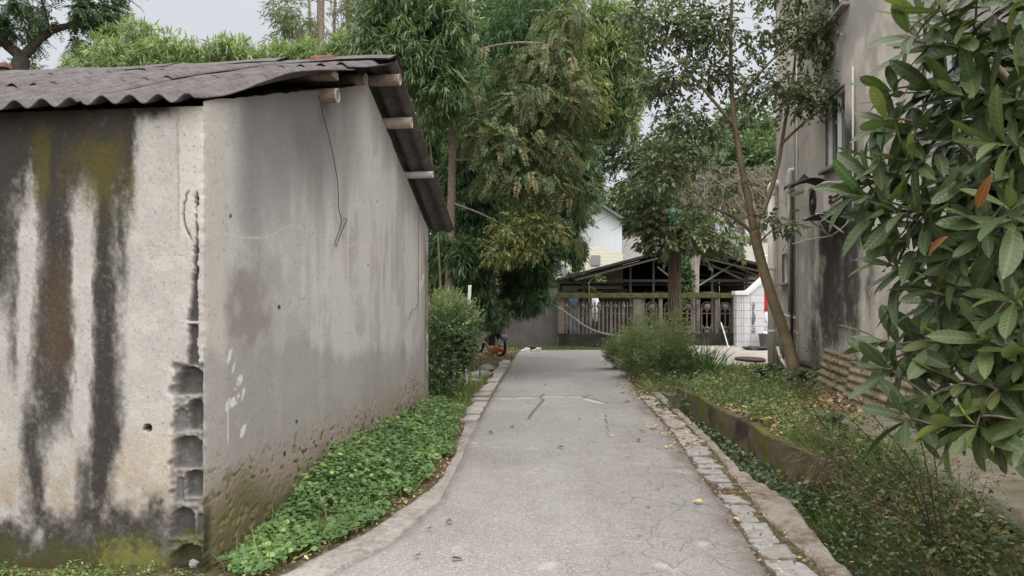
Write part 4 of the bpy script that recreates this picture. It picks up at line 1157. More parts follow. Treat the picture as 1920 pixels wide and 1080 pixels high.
# plastic bag on the gate
def lump(name, c, r, mat, label, cat, n=18, nz=.3, seed=1, parent=None):
    V = []; F = []; m = n//2
    for i in range(m+1):
        for j in range(n):
            t = math.pi*i/m; p = 2*math.pi*j/n; u = np.array([math.sin(t)*math.cos(p), math.sin(t)*math.sin(p), math.cos(t)])
            k = 1 + nz*2*float(fbm(u[0]*2.3+seed, u[2]*2.3+u[1]*1.9, seed, 4)); V.append(np.array(c)+u*np.array(r)*k)
    for i in range(m):
        for j in range(n): F.append((i*n+j, i*n+(j+1) % n, (i+1)*n+(j+1) % n, (i+1)*n+j))
    mb = MB(); mb.add(V, F); o = mb.build(name, mat, parent)
    return tag(o, label, cat) if label else o
n = NT('thin_plastic'); M_bag = n.done(n.princ((.62, .62, .63), .3, n.bump(n.noise(9, 5, .7), 1.0, .05), 0, .5))
lump('plastic_bag', P(1437, 607, 24.3), (.17, .12, .37), M_bag, 'crumpled white plastic bag hanging on the red gate', 'plastic bag', 22, .35, 3)
tub = empty('tub', P(1436, 665, 23.8), 'grey plastic tub with white rubbish below the plastic bag', 'tub')
b_ = P(1436, 664, 23.8); b_[2] = .11
mb = MB(); mb.lathe(b_, [(.17, 0), (.215, .36), (.235, .37), (.235, .40), (.205, .40), (.16, .05)], 20); mb.build('basin', simple('grey_plastic', (.10, .095, .10), .5, .1), tub)
lump('rubbish', b_+UP*.40, (.17, .15, .09), M_bag, None, None, 14, .4, 8, tub)
lump('rag_heap', P(1418, 672, 22.5)*[1, 1, 0]+UP*.14, (.36, .25, .07), M_black, 'low heap of black rags on the forecourt below the tub', 'rag heap', 20, .55, 5)
mb = MB(); c_ = P(1408, 687, 18.6); c_[2] = .125
mb.add([c_+np.array([.33*math.cos(t)*(1+.1*math.sin(3*t)), .62*math.sin(t), z]) for z in (0, .03) for t in np.linspace(0, 2*math.pi, 20, endpoint=False)] , [tuple(range(19, -1, -1)), tuple(range(20, 40))]+[(k, (k+1) % 20, 20+(k+1) % 20, 20+k) for k in range(20)])
tag(mb.build('doormat', simple('brown_fibre', (.07, .045, .035), 1, .4, 30, bump=1)), 'round brown fibre mat lying on the forecourt near the drainpipe', 'mat')
bol = empty('marker_post', P(1320, 676, 17.5)*[1, 1, 0]+UP*.1, 'short white capped marker post among the weeds', 'post')
b_ = P(1320, 676, 18.0); b_[2] = .08
mb = MB(); mb.tube([b_, b_+UP*.26], .05, 12); mb.build('stem', M_concl, bol)
mb = MB(); mb.lathe(b_+UP*.22, [(.056, 0), (.058, .12), (.05, .155), (.03, .175), (.005, .18)], 14); mb.build('cap', M_white, bol)
mb = MB(); mb.tube(smooth([P(1352, 605, 24.2), P(1361, 635, 23.8), P(1370, 667, 23.4)]), .022, 6); tag(mb.build('stick', M_pvc), 'pale stick leaning on the fence beside the white pier', 'stick')

# ------------------------------------------------------------------ buildings beyond the fence
ds = 30.0
def Q3(px, py, d=ds): return P(px, py, d)
osh = empty('open_shed', Q3(1260, 530), 'dark open shed with trussed roof behind the baluster fence', 'shed')
M_roofd = simple('black_roofing', (.03, .029, .028), .9, .3, 2, bump=.3); M_int = simple('shade_dark_boards', (.018, .016, .014), .95, .5, 3, bump=.3)  # near-black boards carry the shade inside the shed in their colour
M_raft = simple('galvanised_rafter', (.33, .33, .33), .5, .2, 9); apx, lft, rgt = Q3(1275, 466), Q3(1050, 526), Q3(1470, 512)
for a, b in ((lft, apx), (apx, rgt)):
    mb = MB(); u_ = (b-a)/np.linalg.norm(b-a); nn = np.cross(u_, [0, 1, 0]); nn = nn if nn[2] > 0 else -nn
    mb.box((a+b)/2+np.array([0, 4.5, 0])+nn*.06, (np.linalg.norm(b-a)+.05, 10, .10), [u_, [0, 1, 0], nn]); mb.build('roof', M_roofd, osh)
    o_ = -nn*.14
    for d0, sg in ((0.05, (.12, .98)), (2.6, (.2, .98))):
        p0 = a+(b-a)*sg[0]; p1 = a+(b-a)*sg[1]; mb = MB()
        mb.box((p0+p1)/2+o_+np.array([0, d0, 0]), (np.linalg.norm(p1-p0), .06, .07), [u_, [0, 1, 0], nn])
        mb.build('rafter', M_raft, osh)
for k, px in enumerate((1095, 1182, 1225, 1335, 1400, 1445)):
    zt = np.interp(px, [1050, 1275, 1470], [lft[2], apx[2], rgt[2]])-.15
    mb = MB(); x = (px-960)/FPX*(ds+.3); mb.box((x, ds+.3, zt/2), (.09, .09, zt)); mb.build('post', M_darkmet, osh)
for (z, d) in ((Q3(1200, 526)[2], ds+.32), (Q3(1200, 531)[2], ds+3)):
    mb = MB(); mb.box(((lft[0]+rgt[0])/2, d, z), (rgt[0]-lft[0]-.5, .08, .10)); mb.build('tie_beam', M_darkmet, osh)
for a, b in (((1310, 536), (1392, 484)), ((1335, 497), (1392, 524)), ((1232, 500), (1262, 524)), ((1380, 500), (1430, 520))):
    mb = MB(); mb.tube([Q3(*a, ds+.25), Q3(*b, ds+.25)], .035, 5); mb.build('brace', M_metal, osh)
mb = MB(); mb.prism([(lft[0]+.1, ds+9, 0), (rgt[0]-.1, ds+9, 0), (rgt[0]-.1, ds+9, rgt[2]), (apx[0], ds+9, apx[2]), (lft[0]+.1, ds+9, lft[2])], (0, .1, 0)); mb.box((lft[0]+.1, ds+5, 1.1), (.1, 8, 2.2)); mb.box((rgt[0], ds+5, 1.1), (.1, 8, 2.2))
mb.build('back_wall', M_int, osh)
# odds and ends under the open shed
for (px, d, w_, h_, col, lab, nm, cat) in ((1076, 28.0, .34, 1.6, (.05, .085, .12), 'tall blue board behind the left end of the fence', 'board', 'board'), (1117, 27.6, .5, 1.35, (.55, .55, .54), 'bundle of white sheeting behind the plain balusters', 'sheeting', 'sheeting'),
                                        (1130, 31.5, 2.1, 1.9, (.022, .02, .018), 'partition coloured near black as shade under the left side of the open shed', 'shade_screen', 'partition')):  # partition's near-black colour stands in for the gloom under the roof
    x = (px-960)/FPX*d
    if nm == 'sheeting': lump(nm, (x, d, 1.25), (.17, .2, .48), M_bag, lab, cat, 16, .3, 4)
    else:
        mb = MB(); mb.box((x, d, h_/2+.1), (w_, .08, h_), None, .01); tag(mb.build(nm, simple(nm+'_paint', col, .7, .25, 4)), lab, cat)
n = NT('ribbed_white_cladding')
sx = n.node('ShaderNodeSeparateXYZ', None, {0: n.obj()}); fr = n.math('FRACT', n.math('MULTIPLY', sx.outputs[0], 3.4)); li = n.ramp(fr, [(0.0, 1.0), (.07, 0.0)])
c = n.mix(n.math('MULTIPLY', li, .55), n.mix(n.noise(.8, 4, .6), (.66, .70, .76), (.76, .79, .83)), (.36, .39, .44)); M_clad = n.done(n.princ(c, .5, None, 0, .4))
n = NT('cream_clapboard')
sx = n.node('ShaderNodeSeparateXYZ', None, {0: n.obj()}); fr = n.math('FRACT', n.math('MULTIPLY', sx.outputs[2], 5.5)); li = n.ramp(fr, [(0.0, 1.0), (.16, 0.0)])
c = n.mix(n.math('MULTIPLY', li, .55), n.mix(n.noise(1.2, 4, .6), (.66, .64, .50), (.76, .74, .60)), (.26, .25, .17)); M_clap = n.done(n.princ(c, .6, None, 0, .3))
clad = empty('clad_building', P(1130, 470, 42), 'pale blue white ribbed metal building over the cream boards', 'building')
dC = 42.0
mb = MB(); q = [P(1060, 480, dC), P(1166, 480, dC), P(1166, 412, dC), P(1110, 376, dC), P(1060, 345, dC)]; q[0][2] = q[1][2] = 0; mb.prism(q, (0, 8, 0)); mb.build('wall', M_clad, clad)
mb = MB(); mb.prism([P(1060, 343, dC-.5), P(1176, 417, dC-.5), P(1176, 412, dC-.5), P(1060, 337, dC-.5)], (0, 9, 0)); mb.build('roof', simple('grey_roof', (.16, .17, .19), .7), clad)
clap = empty('clapboard_building', P(1100, 480, 38), 'cream horizontal board building in front of the white clad one', 'building')
dC = 38.0
mb = MB(); q = [P(1040, 560, dC), P(1168, 560, dC), P(1168, 476, dC), P(1100, 457, dC), P(1040, 440, dC)]; q[0][2] = q[1][2] = 0; mb.prism(q, (0, 3, 0)); mb.build('wall', M_clap, clap)
mb = MB(); a_ = P(1117, 488, dC-.05); mb.box(a_, (.45, .12, .5)); mb.build('window', M_metal, clap)
blk = empty('block_wall', P(1250, 480, 44), 'long pale rendered wall beyond the open shed', 'wall')
dC = 44.0
mb = MB(); q = [P(1166, 560, dC), P(1392, 560, dC), P(1392, 446, dC), P(1166, 441, dC)]; q[0][2] = q[1][2] = 0; mb.prism(q, (0, .4, 0)); mb.build('wall', simple('pale_render', (.46, .43, .40), .9, .15, 1.2, bump=.2, dirt=(.36, .34, .31)), blk)
mb = MB(); mb.prism([P(1166, 441, dC-.1), P(1394, 446, dC-.1), P(1394, 442, dC-.1), P(1166, 436, dC-.1)], (0, .7, 0)); mb.build('coping', M_fdark, blk)
pb = empty('porch_building', P(1425, 490, 34), 'small pale building with a white railing behind the leaning trunk', 'building')
dC = 34.0
mb = MB(); q = [P(1395, 560, dC), P(1490, 560, dC), P(1490, 452, dC), P(1395, 458, dC)]; q[0][2] = q[1][2] = 0; mb.prism(q, (0, 4, 0)); mb.build('wall', simple('cream_render', (.44, .42, .38), .9, .15, 2, bump=.2), pb)
mb = MB(); mb.prism([P(1388, 505, dC-1.2), P(1495, 497, dC-1.2), P(1495, 493, dC-1.2), P(1388, 500, dC-1.2)], (0, 1.3, 0)); mb.build('canopy', M_concl, pb)
mb = MB()
for x in np.arange(1425, 1492, 3.2): mb.tube([P(x, 498, dC-1.0), P(x, 480, dC-1.0)], .018, 5)
mb.tube([P(1423, 480, dC-1), P(1492, 479, dC-1)], .03, 5); mb.build('railing', M_white, pb)
lb = empty('lean_to', P(1050, 520, 33), 'grey slatted lean-to roof at the left end beyond the fence', 'lean-to')
mb = MB(); mb.prism([P(1028, 512, 33), P(1062, 512, 33), P(1062, 496, 33), P(1028, 496, 33)], (0, 2, 0)); mb.build('wall', simple('grey_slats', (.16, .18, .21), .6, .2, 4), lb)
mb = MB(); mb.box(P(1065, 514, 32.6), (1.5, .8, .12)); mb.build('roof', M_metal, lb)
# ------------------------------------------------------------------ vegetation materials
M_bark = simple('brown_bark', (.19, .15, .115), .9, .35, 12, bump=.9)
M_barkf = NT('furrowed_bark'); _n = M_barkf
_v = _n.noise(4, 5, .7, _n.scaled((9, 9, .8)))
_c = _n.mix(_n.ramp(_v, [(.38, 0.0), (.6, 1.0)]), (.06, .042, .032), (.20, .15, .115)); M_barkf = _n.done(_n.princ(_c, .95, _n.bump(_v, 1.0, .04), 0, .1))
M_smooth = simple('smooth_greenish_bark', (.195, .158, .095), .7, .35, 7, bump=.35, dirt=(.24, .135, .085))
M_barkdk = simple('dark_bark', (.055, .045, .038), .9, .4, 12, bump=.7)
M_culm = simple('bamboo_culm', (.14, .15, .07), .6, .3, 5, bump=.1, dirt=(.18, .15, .09))
M_drystem = simple('dry_stem', (.06, .04, .03), .9, .4, 20, bump=.3)
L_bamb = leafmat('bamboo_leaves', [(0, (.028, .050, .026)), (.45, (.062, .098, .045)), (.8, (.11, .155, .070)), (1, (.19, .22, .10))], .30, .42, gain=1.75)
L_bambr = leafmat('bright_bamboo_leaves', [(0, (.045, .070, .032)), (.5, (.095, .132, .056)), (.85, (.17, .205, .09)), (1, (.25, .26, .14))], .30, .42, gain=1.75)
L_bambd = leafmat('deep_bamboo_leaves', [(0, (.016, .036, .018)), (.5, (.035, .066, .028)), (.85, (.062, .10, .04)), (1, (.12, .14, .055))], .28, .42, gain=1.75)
L_conif = leafmat('rusty_feather_leaves', [(0, (.032, .050, .024)), (.45, (.058, .078, .034)), (.75, (.092, .098, .045)), (.92, (.14, .108, .055)), (1, (.19, .11, .055))], .25, .55, gain=1.85)
L_yell = leafmat('yellowing_leaves', [(0, (.05, .075, .028)), (.5, (.095, .115, .04)), (.85, (.17, .165, .05)), (1, (.20, .125, .045))], .32, .5)
L_olive = leafmat('dull_olive_leaves', [(0, (.035, .05, .025)), (.5, (.065, .085, .035)), (1, (.12, .125, .06))], .28, .5)
L_mid = leafmat('glossy_dark_leaves', [(0, (.030, .044, .023)), (.55, (.062, .080, .040)), (.93, (.115, .13, .06)), (.97, (.20, .15, .03)), (1, (.26, .15, .04))], .26, .40, .45, gain=1.8)
L_far = leafmat('distant_leaves', [(0, (.030, .050, .024)), (.5, (.055, .085, .035)), (1, (.11, .14, .06))], .25, .5)
L_albi = leafmat('feathery_dark_leaves', [(0, (.022, .045, .024)), (.5, (.040, .072, .034)), (1, (.085, .12, .05))], .28, .45)
L_loq = leafmat('loquat_leaves', [(0, (.012, .026, .011)), (.45, (.032, .062, .020)), (.72, (.085, .13, .036)), (.90, (.17, .215, .05)), (1, (.32, .35, .06))], .20, .38, .32, back=(.07, .095, .04), vein=True, gain=.98)
L_penny = leafmat('round_verge_leaves', [(0, (.035, .068, .020)), (.5, (.068, .118, .035)), (.9, (.125, .178, .055)), (1, (.20, .23, .075))], .24, .45, gain=1.55)
L_hedge = leafmat('hedge_leaves', [(0, (.020, .036, .019)), (.6, (.042, .066, .030)), (.85, (.10, .15, .05)), (1, (.19, .22, .08))], .28, .4)
L_weed = leafmat('weed_leaves', [(0, (.055, .085, .035)), (.5, (.095, .13, .055)), (.85, (.16, .18, .08)), (1, (.26, .23, .13))], .3, .55, gain=1.55)
L_ivy = leafmat('ditch_leaves', [(0, (.018, .034, .016)), (.6, (.040, .062, .026)), (.9, (.10, .125, .05)), (1, (.17, .16, .07))], .28, .4)
L_grass = leafmat('grass_blades', [(0, (.045, .080, .022)), (.6, (.085, .125, .035)), (.85, (.14, .16, .055)), (1, (.26, .21, .11))], .3, .5)
L_dry = leafmat('dry_leaf_litter', [(0, (.07, .045, .028)), (.4, (.15, .095, .055)), (.7, (.24, .165, .10)), (.9, (.33, .26, .16)), (1, (.34, .25, .06))], .12, .75, .2)
L_straw = leafmat('dry_straw', [(0, (.10, .07, .04)), (.5, (.17, .115, .075)), (1, (.25, .19, .12))], .2, .7, .2, gain=.95)


def plant(name, loc, label, cat, group=None): return empty(name, loc, label, cat, group)


def fol(name, tm, data, mat, parent, **k):
    B, D, N, L, W, T = data
    return leaves(name, tm, B, D, N, L, W, T, mat, parent, **k)


def bamboo_clump(label, blobs, n, base, mat, L=(.13, .21), per=8, ncul=7, group='bamboo clumps', spread=.55, droop=.6, shell=.5, patch=.4, culm_top=None):
    root = plant('bamboo_clump', base, label, 'bamboo', group)
    Q, o = blob_points(blobs, n, shell, patch)
    fol('foliage', T_BAMBOO, sprays_bamboo(Q, o, per, L, .135, spread, droop), mat, root)
    top = Q[np.argsort(-Q[:, 2])][:max(10, len(Q)//3)]
    for k in range(ncul):
        t = top[rng.integers(len(top))]; b = np.array(base, float) + np.array([rng.normal()*.5, rng.normal()*.5, -.1])
        mb = MB(); f = np.linspace(0, 1, 12)[:, None]
        pts = b*(1-f) + t*f + np.array([0, 0, 1.0])*(np.sin(f*math.pi)*.10*(t[2]-b[2])); pts[:, :2] = b[:2]*(1-f**1.8)+t[:2]*f**1.8
        mb.tube(pts, np.linspace(.032, .006, 12), 6); mb.build('culm', M_culm, root, smooth=True)
    return root


def tree(name, label, mains, blobs, n, spray, tm, mat, bark, base, group=None, targets=60, shell=.5, patch=.4, cat='tree', kr=.022, **k):
    root = plant(name, base, label, cat, group)
    Q, o = blob_points(blobs, n, shell, patch)
    mb = MB(); tg = Q[rng.choice(len(Q), min(targets, len(Q)), replace=False)]
    skeleton(mains, tg, mb, kr=kr); mb.build('trunk', bark, root, smooth=True)
    fol('crown', tm, spray(Q, o), mat, root, **k)
    return root

# ---- far left feathery tree
d = 22.0
tree('feathery_tree', 'dark feathery tree with forked bare limbs at the far left above the shed roof',
     [([P(22, 620, d), P(30, 300, d), P(34, 150, d), P(42, 108, d)], [.34, .30, .26, .22]),
      ([P(42, 108, d), P(18, 88, d), P(-4, 70, d-.4), P(-40, 40, d-1)], [.16, .15, .13, .08]),
      ([P(42, 108, d), P(72, 76, d), P(100, 56, d+.2), P(130, 48, d+.3), P(165, 36, d+.5), P(205, 22, d+.6)], [.15, .125, .11, .09, .06, .03]),
      ([P(96, 58, d), P(88, 40, d), P(84, 18, d-.3), P(70, -20, d-.5)], [.06, .05, .04, .02])],
     [(55, 15, d, 70, 35, 1.2), (140, 5, d, 85, 38, 1.2), (180, 30, d, 48, 30, .9), (25, 55, d, 45, 24, .9), (140, 75, d, 26, 34, .7, ), (115, 100, d, 35, 16, .6), (0, 25, d, 50, 40, 1), (70, 82, d, 26, 14, .5), (215, 45, d, 20, 18, .5), (160, -60, d, 110, 50, 1.4), (40, -70, d, 110, 50, 1.4)],
     2600, lambda Q, o: sprays_feather(Q, o, 10, .42, .13, .36, .5), T_KITE, L_albi, M_barkdk, P(22, 560, d)*[1, 1, 0], None, 150, .6, .5)
tree('shrub', 'rounded dark green bush under the feathery tree behind the shed roof', [([P(70, 560, 26), P(70, 200, 26), P(68, 150, 26)], [.10, .07, .04])],
     [(70, 135, 26, 50, 25, 1.0), (60, 175, 26, 70, 40, 1.3)], 700, lambda Q, o: sprays_twig(Q, o, 8, .3, (.10, .16), .4), T_KITE, L_far, M_barkdk, P(70, 560, 26)*[1, 1, 0], None, 30, cat='shrub')
# ---- bright bamboo behind the shed roof
for k, (lab, bl) in enumerate((('bright green bamboo clump behind the middle of the shed roof, tallest and leftmost', [(215, 108, 16, 50, 34, .9), (265, 78, 16.5, 36, 36, .8), (320, 105, 16, 50, 34, .8), (180, 140, 16, 60, 25, .8), (260, 150, 16, 90, 40, 1)]),
                               ('bright green bamboo clump behind the shed roof, left of the pale pole trunk', [(385, 120, 16.5, 44, 30, .8), (440, 100, 16.5, 36, 30, .8), (480, 122, 16.5, 34, 22, .6), (420, 160, 16.5, 90, 40, 1), (345, 140, 16, 40, 25, .8)]),
                               ('bright green bamboo clump behind the shed ridge at the pale pole trunk', [(530, 118, 17, 52, 30, .8), (595, 112, 17, 58, 30, .8), (650, 108, 17, 50, 36, .8), (580, 150, 17, 100, 36, 1)]))):
    b = P((bl[0][0]+bl[1][0])/2, 700, 16.4); b[2] = 0
    bamboo_clump(lab, bl, 1500, b, L_bambr, (.15, .24), 8, 6, 'bamboo clumps', .6, .15, .55, .2)
# ---- pole trunk and airy olive trees behind
d = 23.0
tree('tall_tree', 'tall olive tree with a straight pale pole trunk rising behind the shed ridge', [([P(602, 700, d), P(601, 300, d), P(601, 100, d), P(602, -80, d)], [.14, .125, .115, .10])],
     [(560, 30, d, 48, 46, .9), (540, 78, d, 36, 22, .7), (640, 20, d, 50, 50, 1.0), (600, -60, d, 130, 50, 1.4), (655, 70, d, 40, 30, .8)], 700, lambda Q, o: sprays_twig(Q, o, 9, .36, (.12, .2), .22, .9, .6), T_KITE, L_olive, M_bark, P(602, 560, d)*[1, 1, 0], 'background trees', 110, .6, .6)
d = 27.0
tree('tall_tree', 'airy olive tree with hanging twigs between the pole trunk and the big bamboo', [([P(650, 700, d), P(655, 200, d), P(650, -60, d)], [.12, .10, .07]), ([P(580, 700, d), P(582, 100, d), P(575, -60, d)], [.07, .05, .04]), ([P(628, 700, d), P(626, 100, d), P(632, -60, d)], [.06, .05, .04])],
     [(530, 30, d, 28, 40, .9), (600, 60, d, 90, 40, 1.2), (690, 30, d, 60, 60, 1.2)], 900, lambda Q, o: sprays_twig(Q, o, 9, .4, (.14, .22), .2, 1.1, .5), T_KITE, L_olive, M_bark, P(650, 560, d)*[1, 1, 0], 'background trees', 120, .6, .6)
# ---- big centre mass: bamboo, deep bamboo, conifer
bamboo_clump('tall blue green bamboo arching over the far end of the shed roof', [(760, 30, 14.5, 92, 70, 1.1), (700, 95, 14.5, 58, 34, .8), (770, 110, 14.2, 80, 60, 1.0), (835, 60, 14.5, 60, 85, 1.0), (830, 165, 14.4, 50, 60, .8), (780, -70, 14.5, 120, 70, 1.3), (890, 20, 15.4, 60, 60, 1.0), (860, 140, 15.6, 60, 80, 1.0)], 7600, (-2.4, 15.6, 0), L_bamb, (.15, .24), 9, 8, 'bamboo clumps', .5, .75, .5, .35)
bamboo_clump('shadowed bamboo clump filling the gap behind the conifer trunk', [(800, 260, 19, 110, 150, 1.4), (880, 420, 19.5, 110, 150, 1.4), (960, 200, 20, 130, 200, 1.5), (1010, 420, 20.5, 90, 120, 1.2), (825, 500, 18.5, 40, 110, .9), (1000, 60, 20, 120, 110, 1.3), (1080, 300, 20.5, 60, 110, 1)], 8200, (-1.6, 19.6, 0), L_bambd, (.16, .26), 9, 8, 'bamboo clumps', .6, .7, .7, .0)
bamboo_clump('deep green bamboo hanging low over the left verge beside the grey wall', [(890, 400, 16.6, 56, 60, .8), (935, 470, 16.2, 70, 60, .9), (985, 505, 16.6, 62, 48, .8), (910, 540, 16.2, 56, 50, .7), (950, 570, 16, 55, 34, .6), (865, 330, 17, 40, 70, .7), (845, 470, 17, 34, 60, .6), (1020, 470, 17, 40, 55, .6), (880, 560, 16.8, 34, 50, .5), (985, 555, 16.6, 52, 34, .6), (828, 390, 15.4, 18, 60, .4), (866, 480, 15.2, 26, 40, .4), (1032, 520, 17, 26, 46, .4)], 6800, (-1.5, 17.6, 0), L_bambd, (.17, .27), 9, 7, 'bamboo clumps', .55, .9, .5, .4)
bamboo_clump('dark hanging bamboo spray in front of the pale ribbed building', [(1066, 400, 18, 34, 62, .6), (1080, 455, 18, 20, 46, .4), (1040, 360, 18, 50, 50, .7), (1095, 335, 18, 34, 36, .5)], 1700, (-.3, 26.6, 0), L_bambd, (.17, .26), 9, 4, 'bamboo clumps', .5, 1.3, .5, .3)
bamboo_clump('fresh green bamboo clump against the sky right of the conifer', [(1120, 110, 20, 75, 75, 1.1), (1175, 160, 20, 45, 56, .8), (1100, 40, 20, 80, 60, 1.1), (1150, 230, 20, 52, 46, .8), (1170, 60, 20, 50, 50, .8), (1110, 190, 20, 60, 60, 1)], 3600, (.3, 26.8, 0), L_bambr, (.18, .28), 8, 7, 'bamboo clumps', .6, .55, .5, .4)
d = 15.4
tree('conifer', 'rusty green feathery conifer with a bare brown trunk over the lane',
     [([P(838, 662, d), P(842, 560, d), P(846, 400, d), P(849, 250, d), P(852, 80, d), P(860, -120, d)], [.105, .095, .085, .08, .07, .06]),
      ([P(849, 230, d), P(900, 210, d-.3), P(980, 200, d-.6), P(1060, 215, d-.6)], [.03, .026, .02, .01]), ([P(848, 300, d), P(910, 300, d-.3), P(1000, 310, d-.4), P(1070, 340, d-.2)], [.03, .026, .02, .01]),
      ([P(851, 120, d), P(910, 90, d-.3), P(1000, 80, d-.4), P(1080, 100, d-.2)], [.03, .026, .02, .01]), ([P(847, 380, d), P(900, 400, d-.5), P(960, 430, d-.6)], [.025, .02, .012]), ([P(855, 20, d), P(930, -10, d), P(1010, 0, d)], [.03, .02, .01])],
     [(935, 85, d-.3, 70, 55, .9), (1010, 110, d-.2, 80, 60, .9), (900, 165, d-.5, 46, 36, .6), (980, 190, d-.5, 90, 44, .8), (1065, 175, d-.2, 62, 60, .8), (900, 250, d-.7, 50, 40, .6), (960, 265, d-.7, 66, 44, .7), (1040, 275, d-.3, 66, 46, .7), (985, 340, d-.6, 70, 36, .7), (1065, 350, d-.2, 56, 40, .6), (915, 325, d-.7, 40, 26, .5), (965, 20, d-.2, 110, 50, 1.0), (1060, 40, d, 70, 50, .9), (1100, 300, d, 30, 50, .5), (1040, 410, d-.2, 46, 30, .5), (930, -60, d, 130, 60, 1.2), (895, 30, d-.2, 50, 50, .8), (1080, 400, d, 24, 60, .4)],
     4800, lambda Q, o: sprays_feather(Q, o, 10, .32, .09, .34, .75), T_KITE, L_conif, M_bark, P(838, 660, d)*[1, 1, 0], None, 170, .55, .9, kr=.012)
d = 14.6
tree('sapling', 'yellowing leafy sapling hanging below the conifer over the lane', [([P(893, 655, 17.4), P(900, 560, 17.2), P(925, 470, 16), P(960, 425, d)], [.025, .022, .018, .012])],
     [(960, 430, d, 42, 34, .5), (1000, 420, d, 34, 26, .4), (935, 470, d, 36, 26, .4), (985, 465, d, 40, 22, .4), (1030, 430, d, 30, 18, .3)], 420, lambda Q, o: sprays_twig(Q, o, 8, .2, (.07, .12), .34, .7), T_KITE, L_yell, M_bark, P(893, 655, 17.4)*[1, 1, 0], 'yellowing saplings', 60, kr=.012)
tree('sapling', 'yellow leaved sapling in front of the fresh bamboo, highest of its kind', [([P(890, 655, 17.5), P(930, 480, 17.2), P(1010, 330, 16.8), P(1080, 200, 16.4)], [.04, .034, .026, .014])],
     [(1072, 145, 16.4, 30, 22, .4), (1105, 150, 16.4, 26, 20, .4), (1080, 205, 16.4, 34, 18, .4), (1060, 225, 16.4, 24, 14, .3), (1110, 205, 16.4, 24, 20, .4)], 260, lambda Q, o: sprays_twig(Q, o, 8, .22, (.09, .14), .5, .6), T_OVATE, L_yell, M_bark, P(890, 655, 17.5)*[1, 1, 0], 'yellowing saplings', 40, kr=.012)
# ---- mixed trees right of the bamboo
d = 21.0
tree('broadleaf_tree', 'mixed green broadleaf tree right of the bamboo above the old trunk', [([P(1262, 660, 23.2), P(1262, 520, 23), P(1240, 430, 22), P(1205, 310, d)], [.10, .09, .07, .04])],
     [(1190, 290, d, 66, 44, .9), (1235, 330, d, 66, 48, .9), (1195, 350, d, 46, 36, .8), (1232, 395, d, 50, 30, .8), (1260, 260, d, 40, 40, .7), (1175, 290, d, 26, 24, .6)], 1200, lambda Q, o: sprays_twig(Q, o, 8, .3, (.10, .17), .36, .3), T_KITE, L_mid, M_bark, P(1262, 662, 23.2)*[1, 1, 0], 'mixed trees beyond the weeds', 110)
d = 21.6
tree('old_tree', 'stout furrowed brown trunk with big leaves sprouting before the fence', [([P(1266, 668, d), P(1265, 600, d), P(1265, 500, d), P(1266, 430, d), P(1262, 380, d), P(1268, 330, d)], [.23, .185, .18, .175, .16, .06]), ([P(1266, 440, d), P(1300, 425, d-.3), P(1350, 440, d-.5)], [.05, .04, .015]), ([P(1264, 440, d), P(1230, 420, d-.3), P(1190, 430, d-.5)], [.045, .03, .012])],
     [(1262, 440, d-.5, 62, 40, .8), (1320, 440, d-.4, 62, 34, .7), (1225, 430, d-.5, 50, 30, .6), (1375, 455, d-.3, 40, 26, .5), (1300, 480, d-.5, 55, 20, .5), (1205, 445, d-.3, 24, 12, .5)], 430, lambda Q, o: sprays_twig(Q, o, 7, .3, (.13, .22), .5, .4), T_OVATE, L_mid, M_barkf, P(1266, 668, d)*[1, 1, 0], None, 90)
root = plant('ivy_tree', P(1300, 560, 27.2)*[1, 1, 0], 'pale fluted stump trunk with dark ivy behind the fence beside the old trunk', 'tree')
mb = MB(); d = 27.2
for (x0, x1, r0) in ((1296, 1290, .10), (1302, 1304, .12), (1308, 1322, .10), (1300, 1296, .07)): mb.tube(smooth([P(1302, 640, d), P((x0+1302)/2, 540, d), P(x0, 490, d), P(x1, 455, d)]), np.linspace(r0*1.3, r0*.6, 19), 7)
mb.build('trunk', simple('pale_smooth_bark', (.28, .25, .21), .8, .2, 5, bump=.4), root, smooth=True)
Q, o = blob_points([(1287, 530, 27, 12, 34, .3), (1283, 495, 27, 10, 20, .3)], 260, .5)
fol('ivy', T_KITE, sprays_twig(Q, o, 6, .16, (.08, .13), .8), L_bambd, root)
mb = MB(); b_ = P(1260, 417, 20.5); mb.lathe(b_, [(.04, 0), (.11, .01), (.12, .05), (.115, .16), (.12, .24), (.10, .31), (.05, .37), (.035, .42), (.045, .45), (.03, .46)], 16)
n = NT('green_plastic'); tag(mb.build('bottle', n.done(n.princ((.01, .13, .105), .25, None, 0, .5)), None, True), 'dark turquoise plastic bottle upside up in the leaves of the old trunk', 'bottle')
tree('shrub', 'small bright green bush peeping over the left end of the fence coping', [([P(1105, 640, 26), P(1105, 560, 26), P(1104, 530, 26)], [.03, .025, .015])], [(1104, 530, 26, 20, 17, .4), (1090, 538, 26, 10, 8, .2)], 130, lambda Q, o: sprays_twig(Q, o, 8, .25, (.10, .17), .3, .0), T_KITE, L_penny, M_bark, P(1105, 650, 26)*[1, 1, 0], None, 20, cat='shrub')
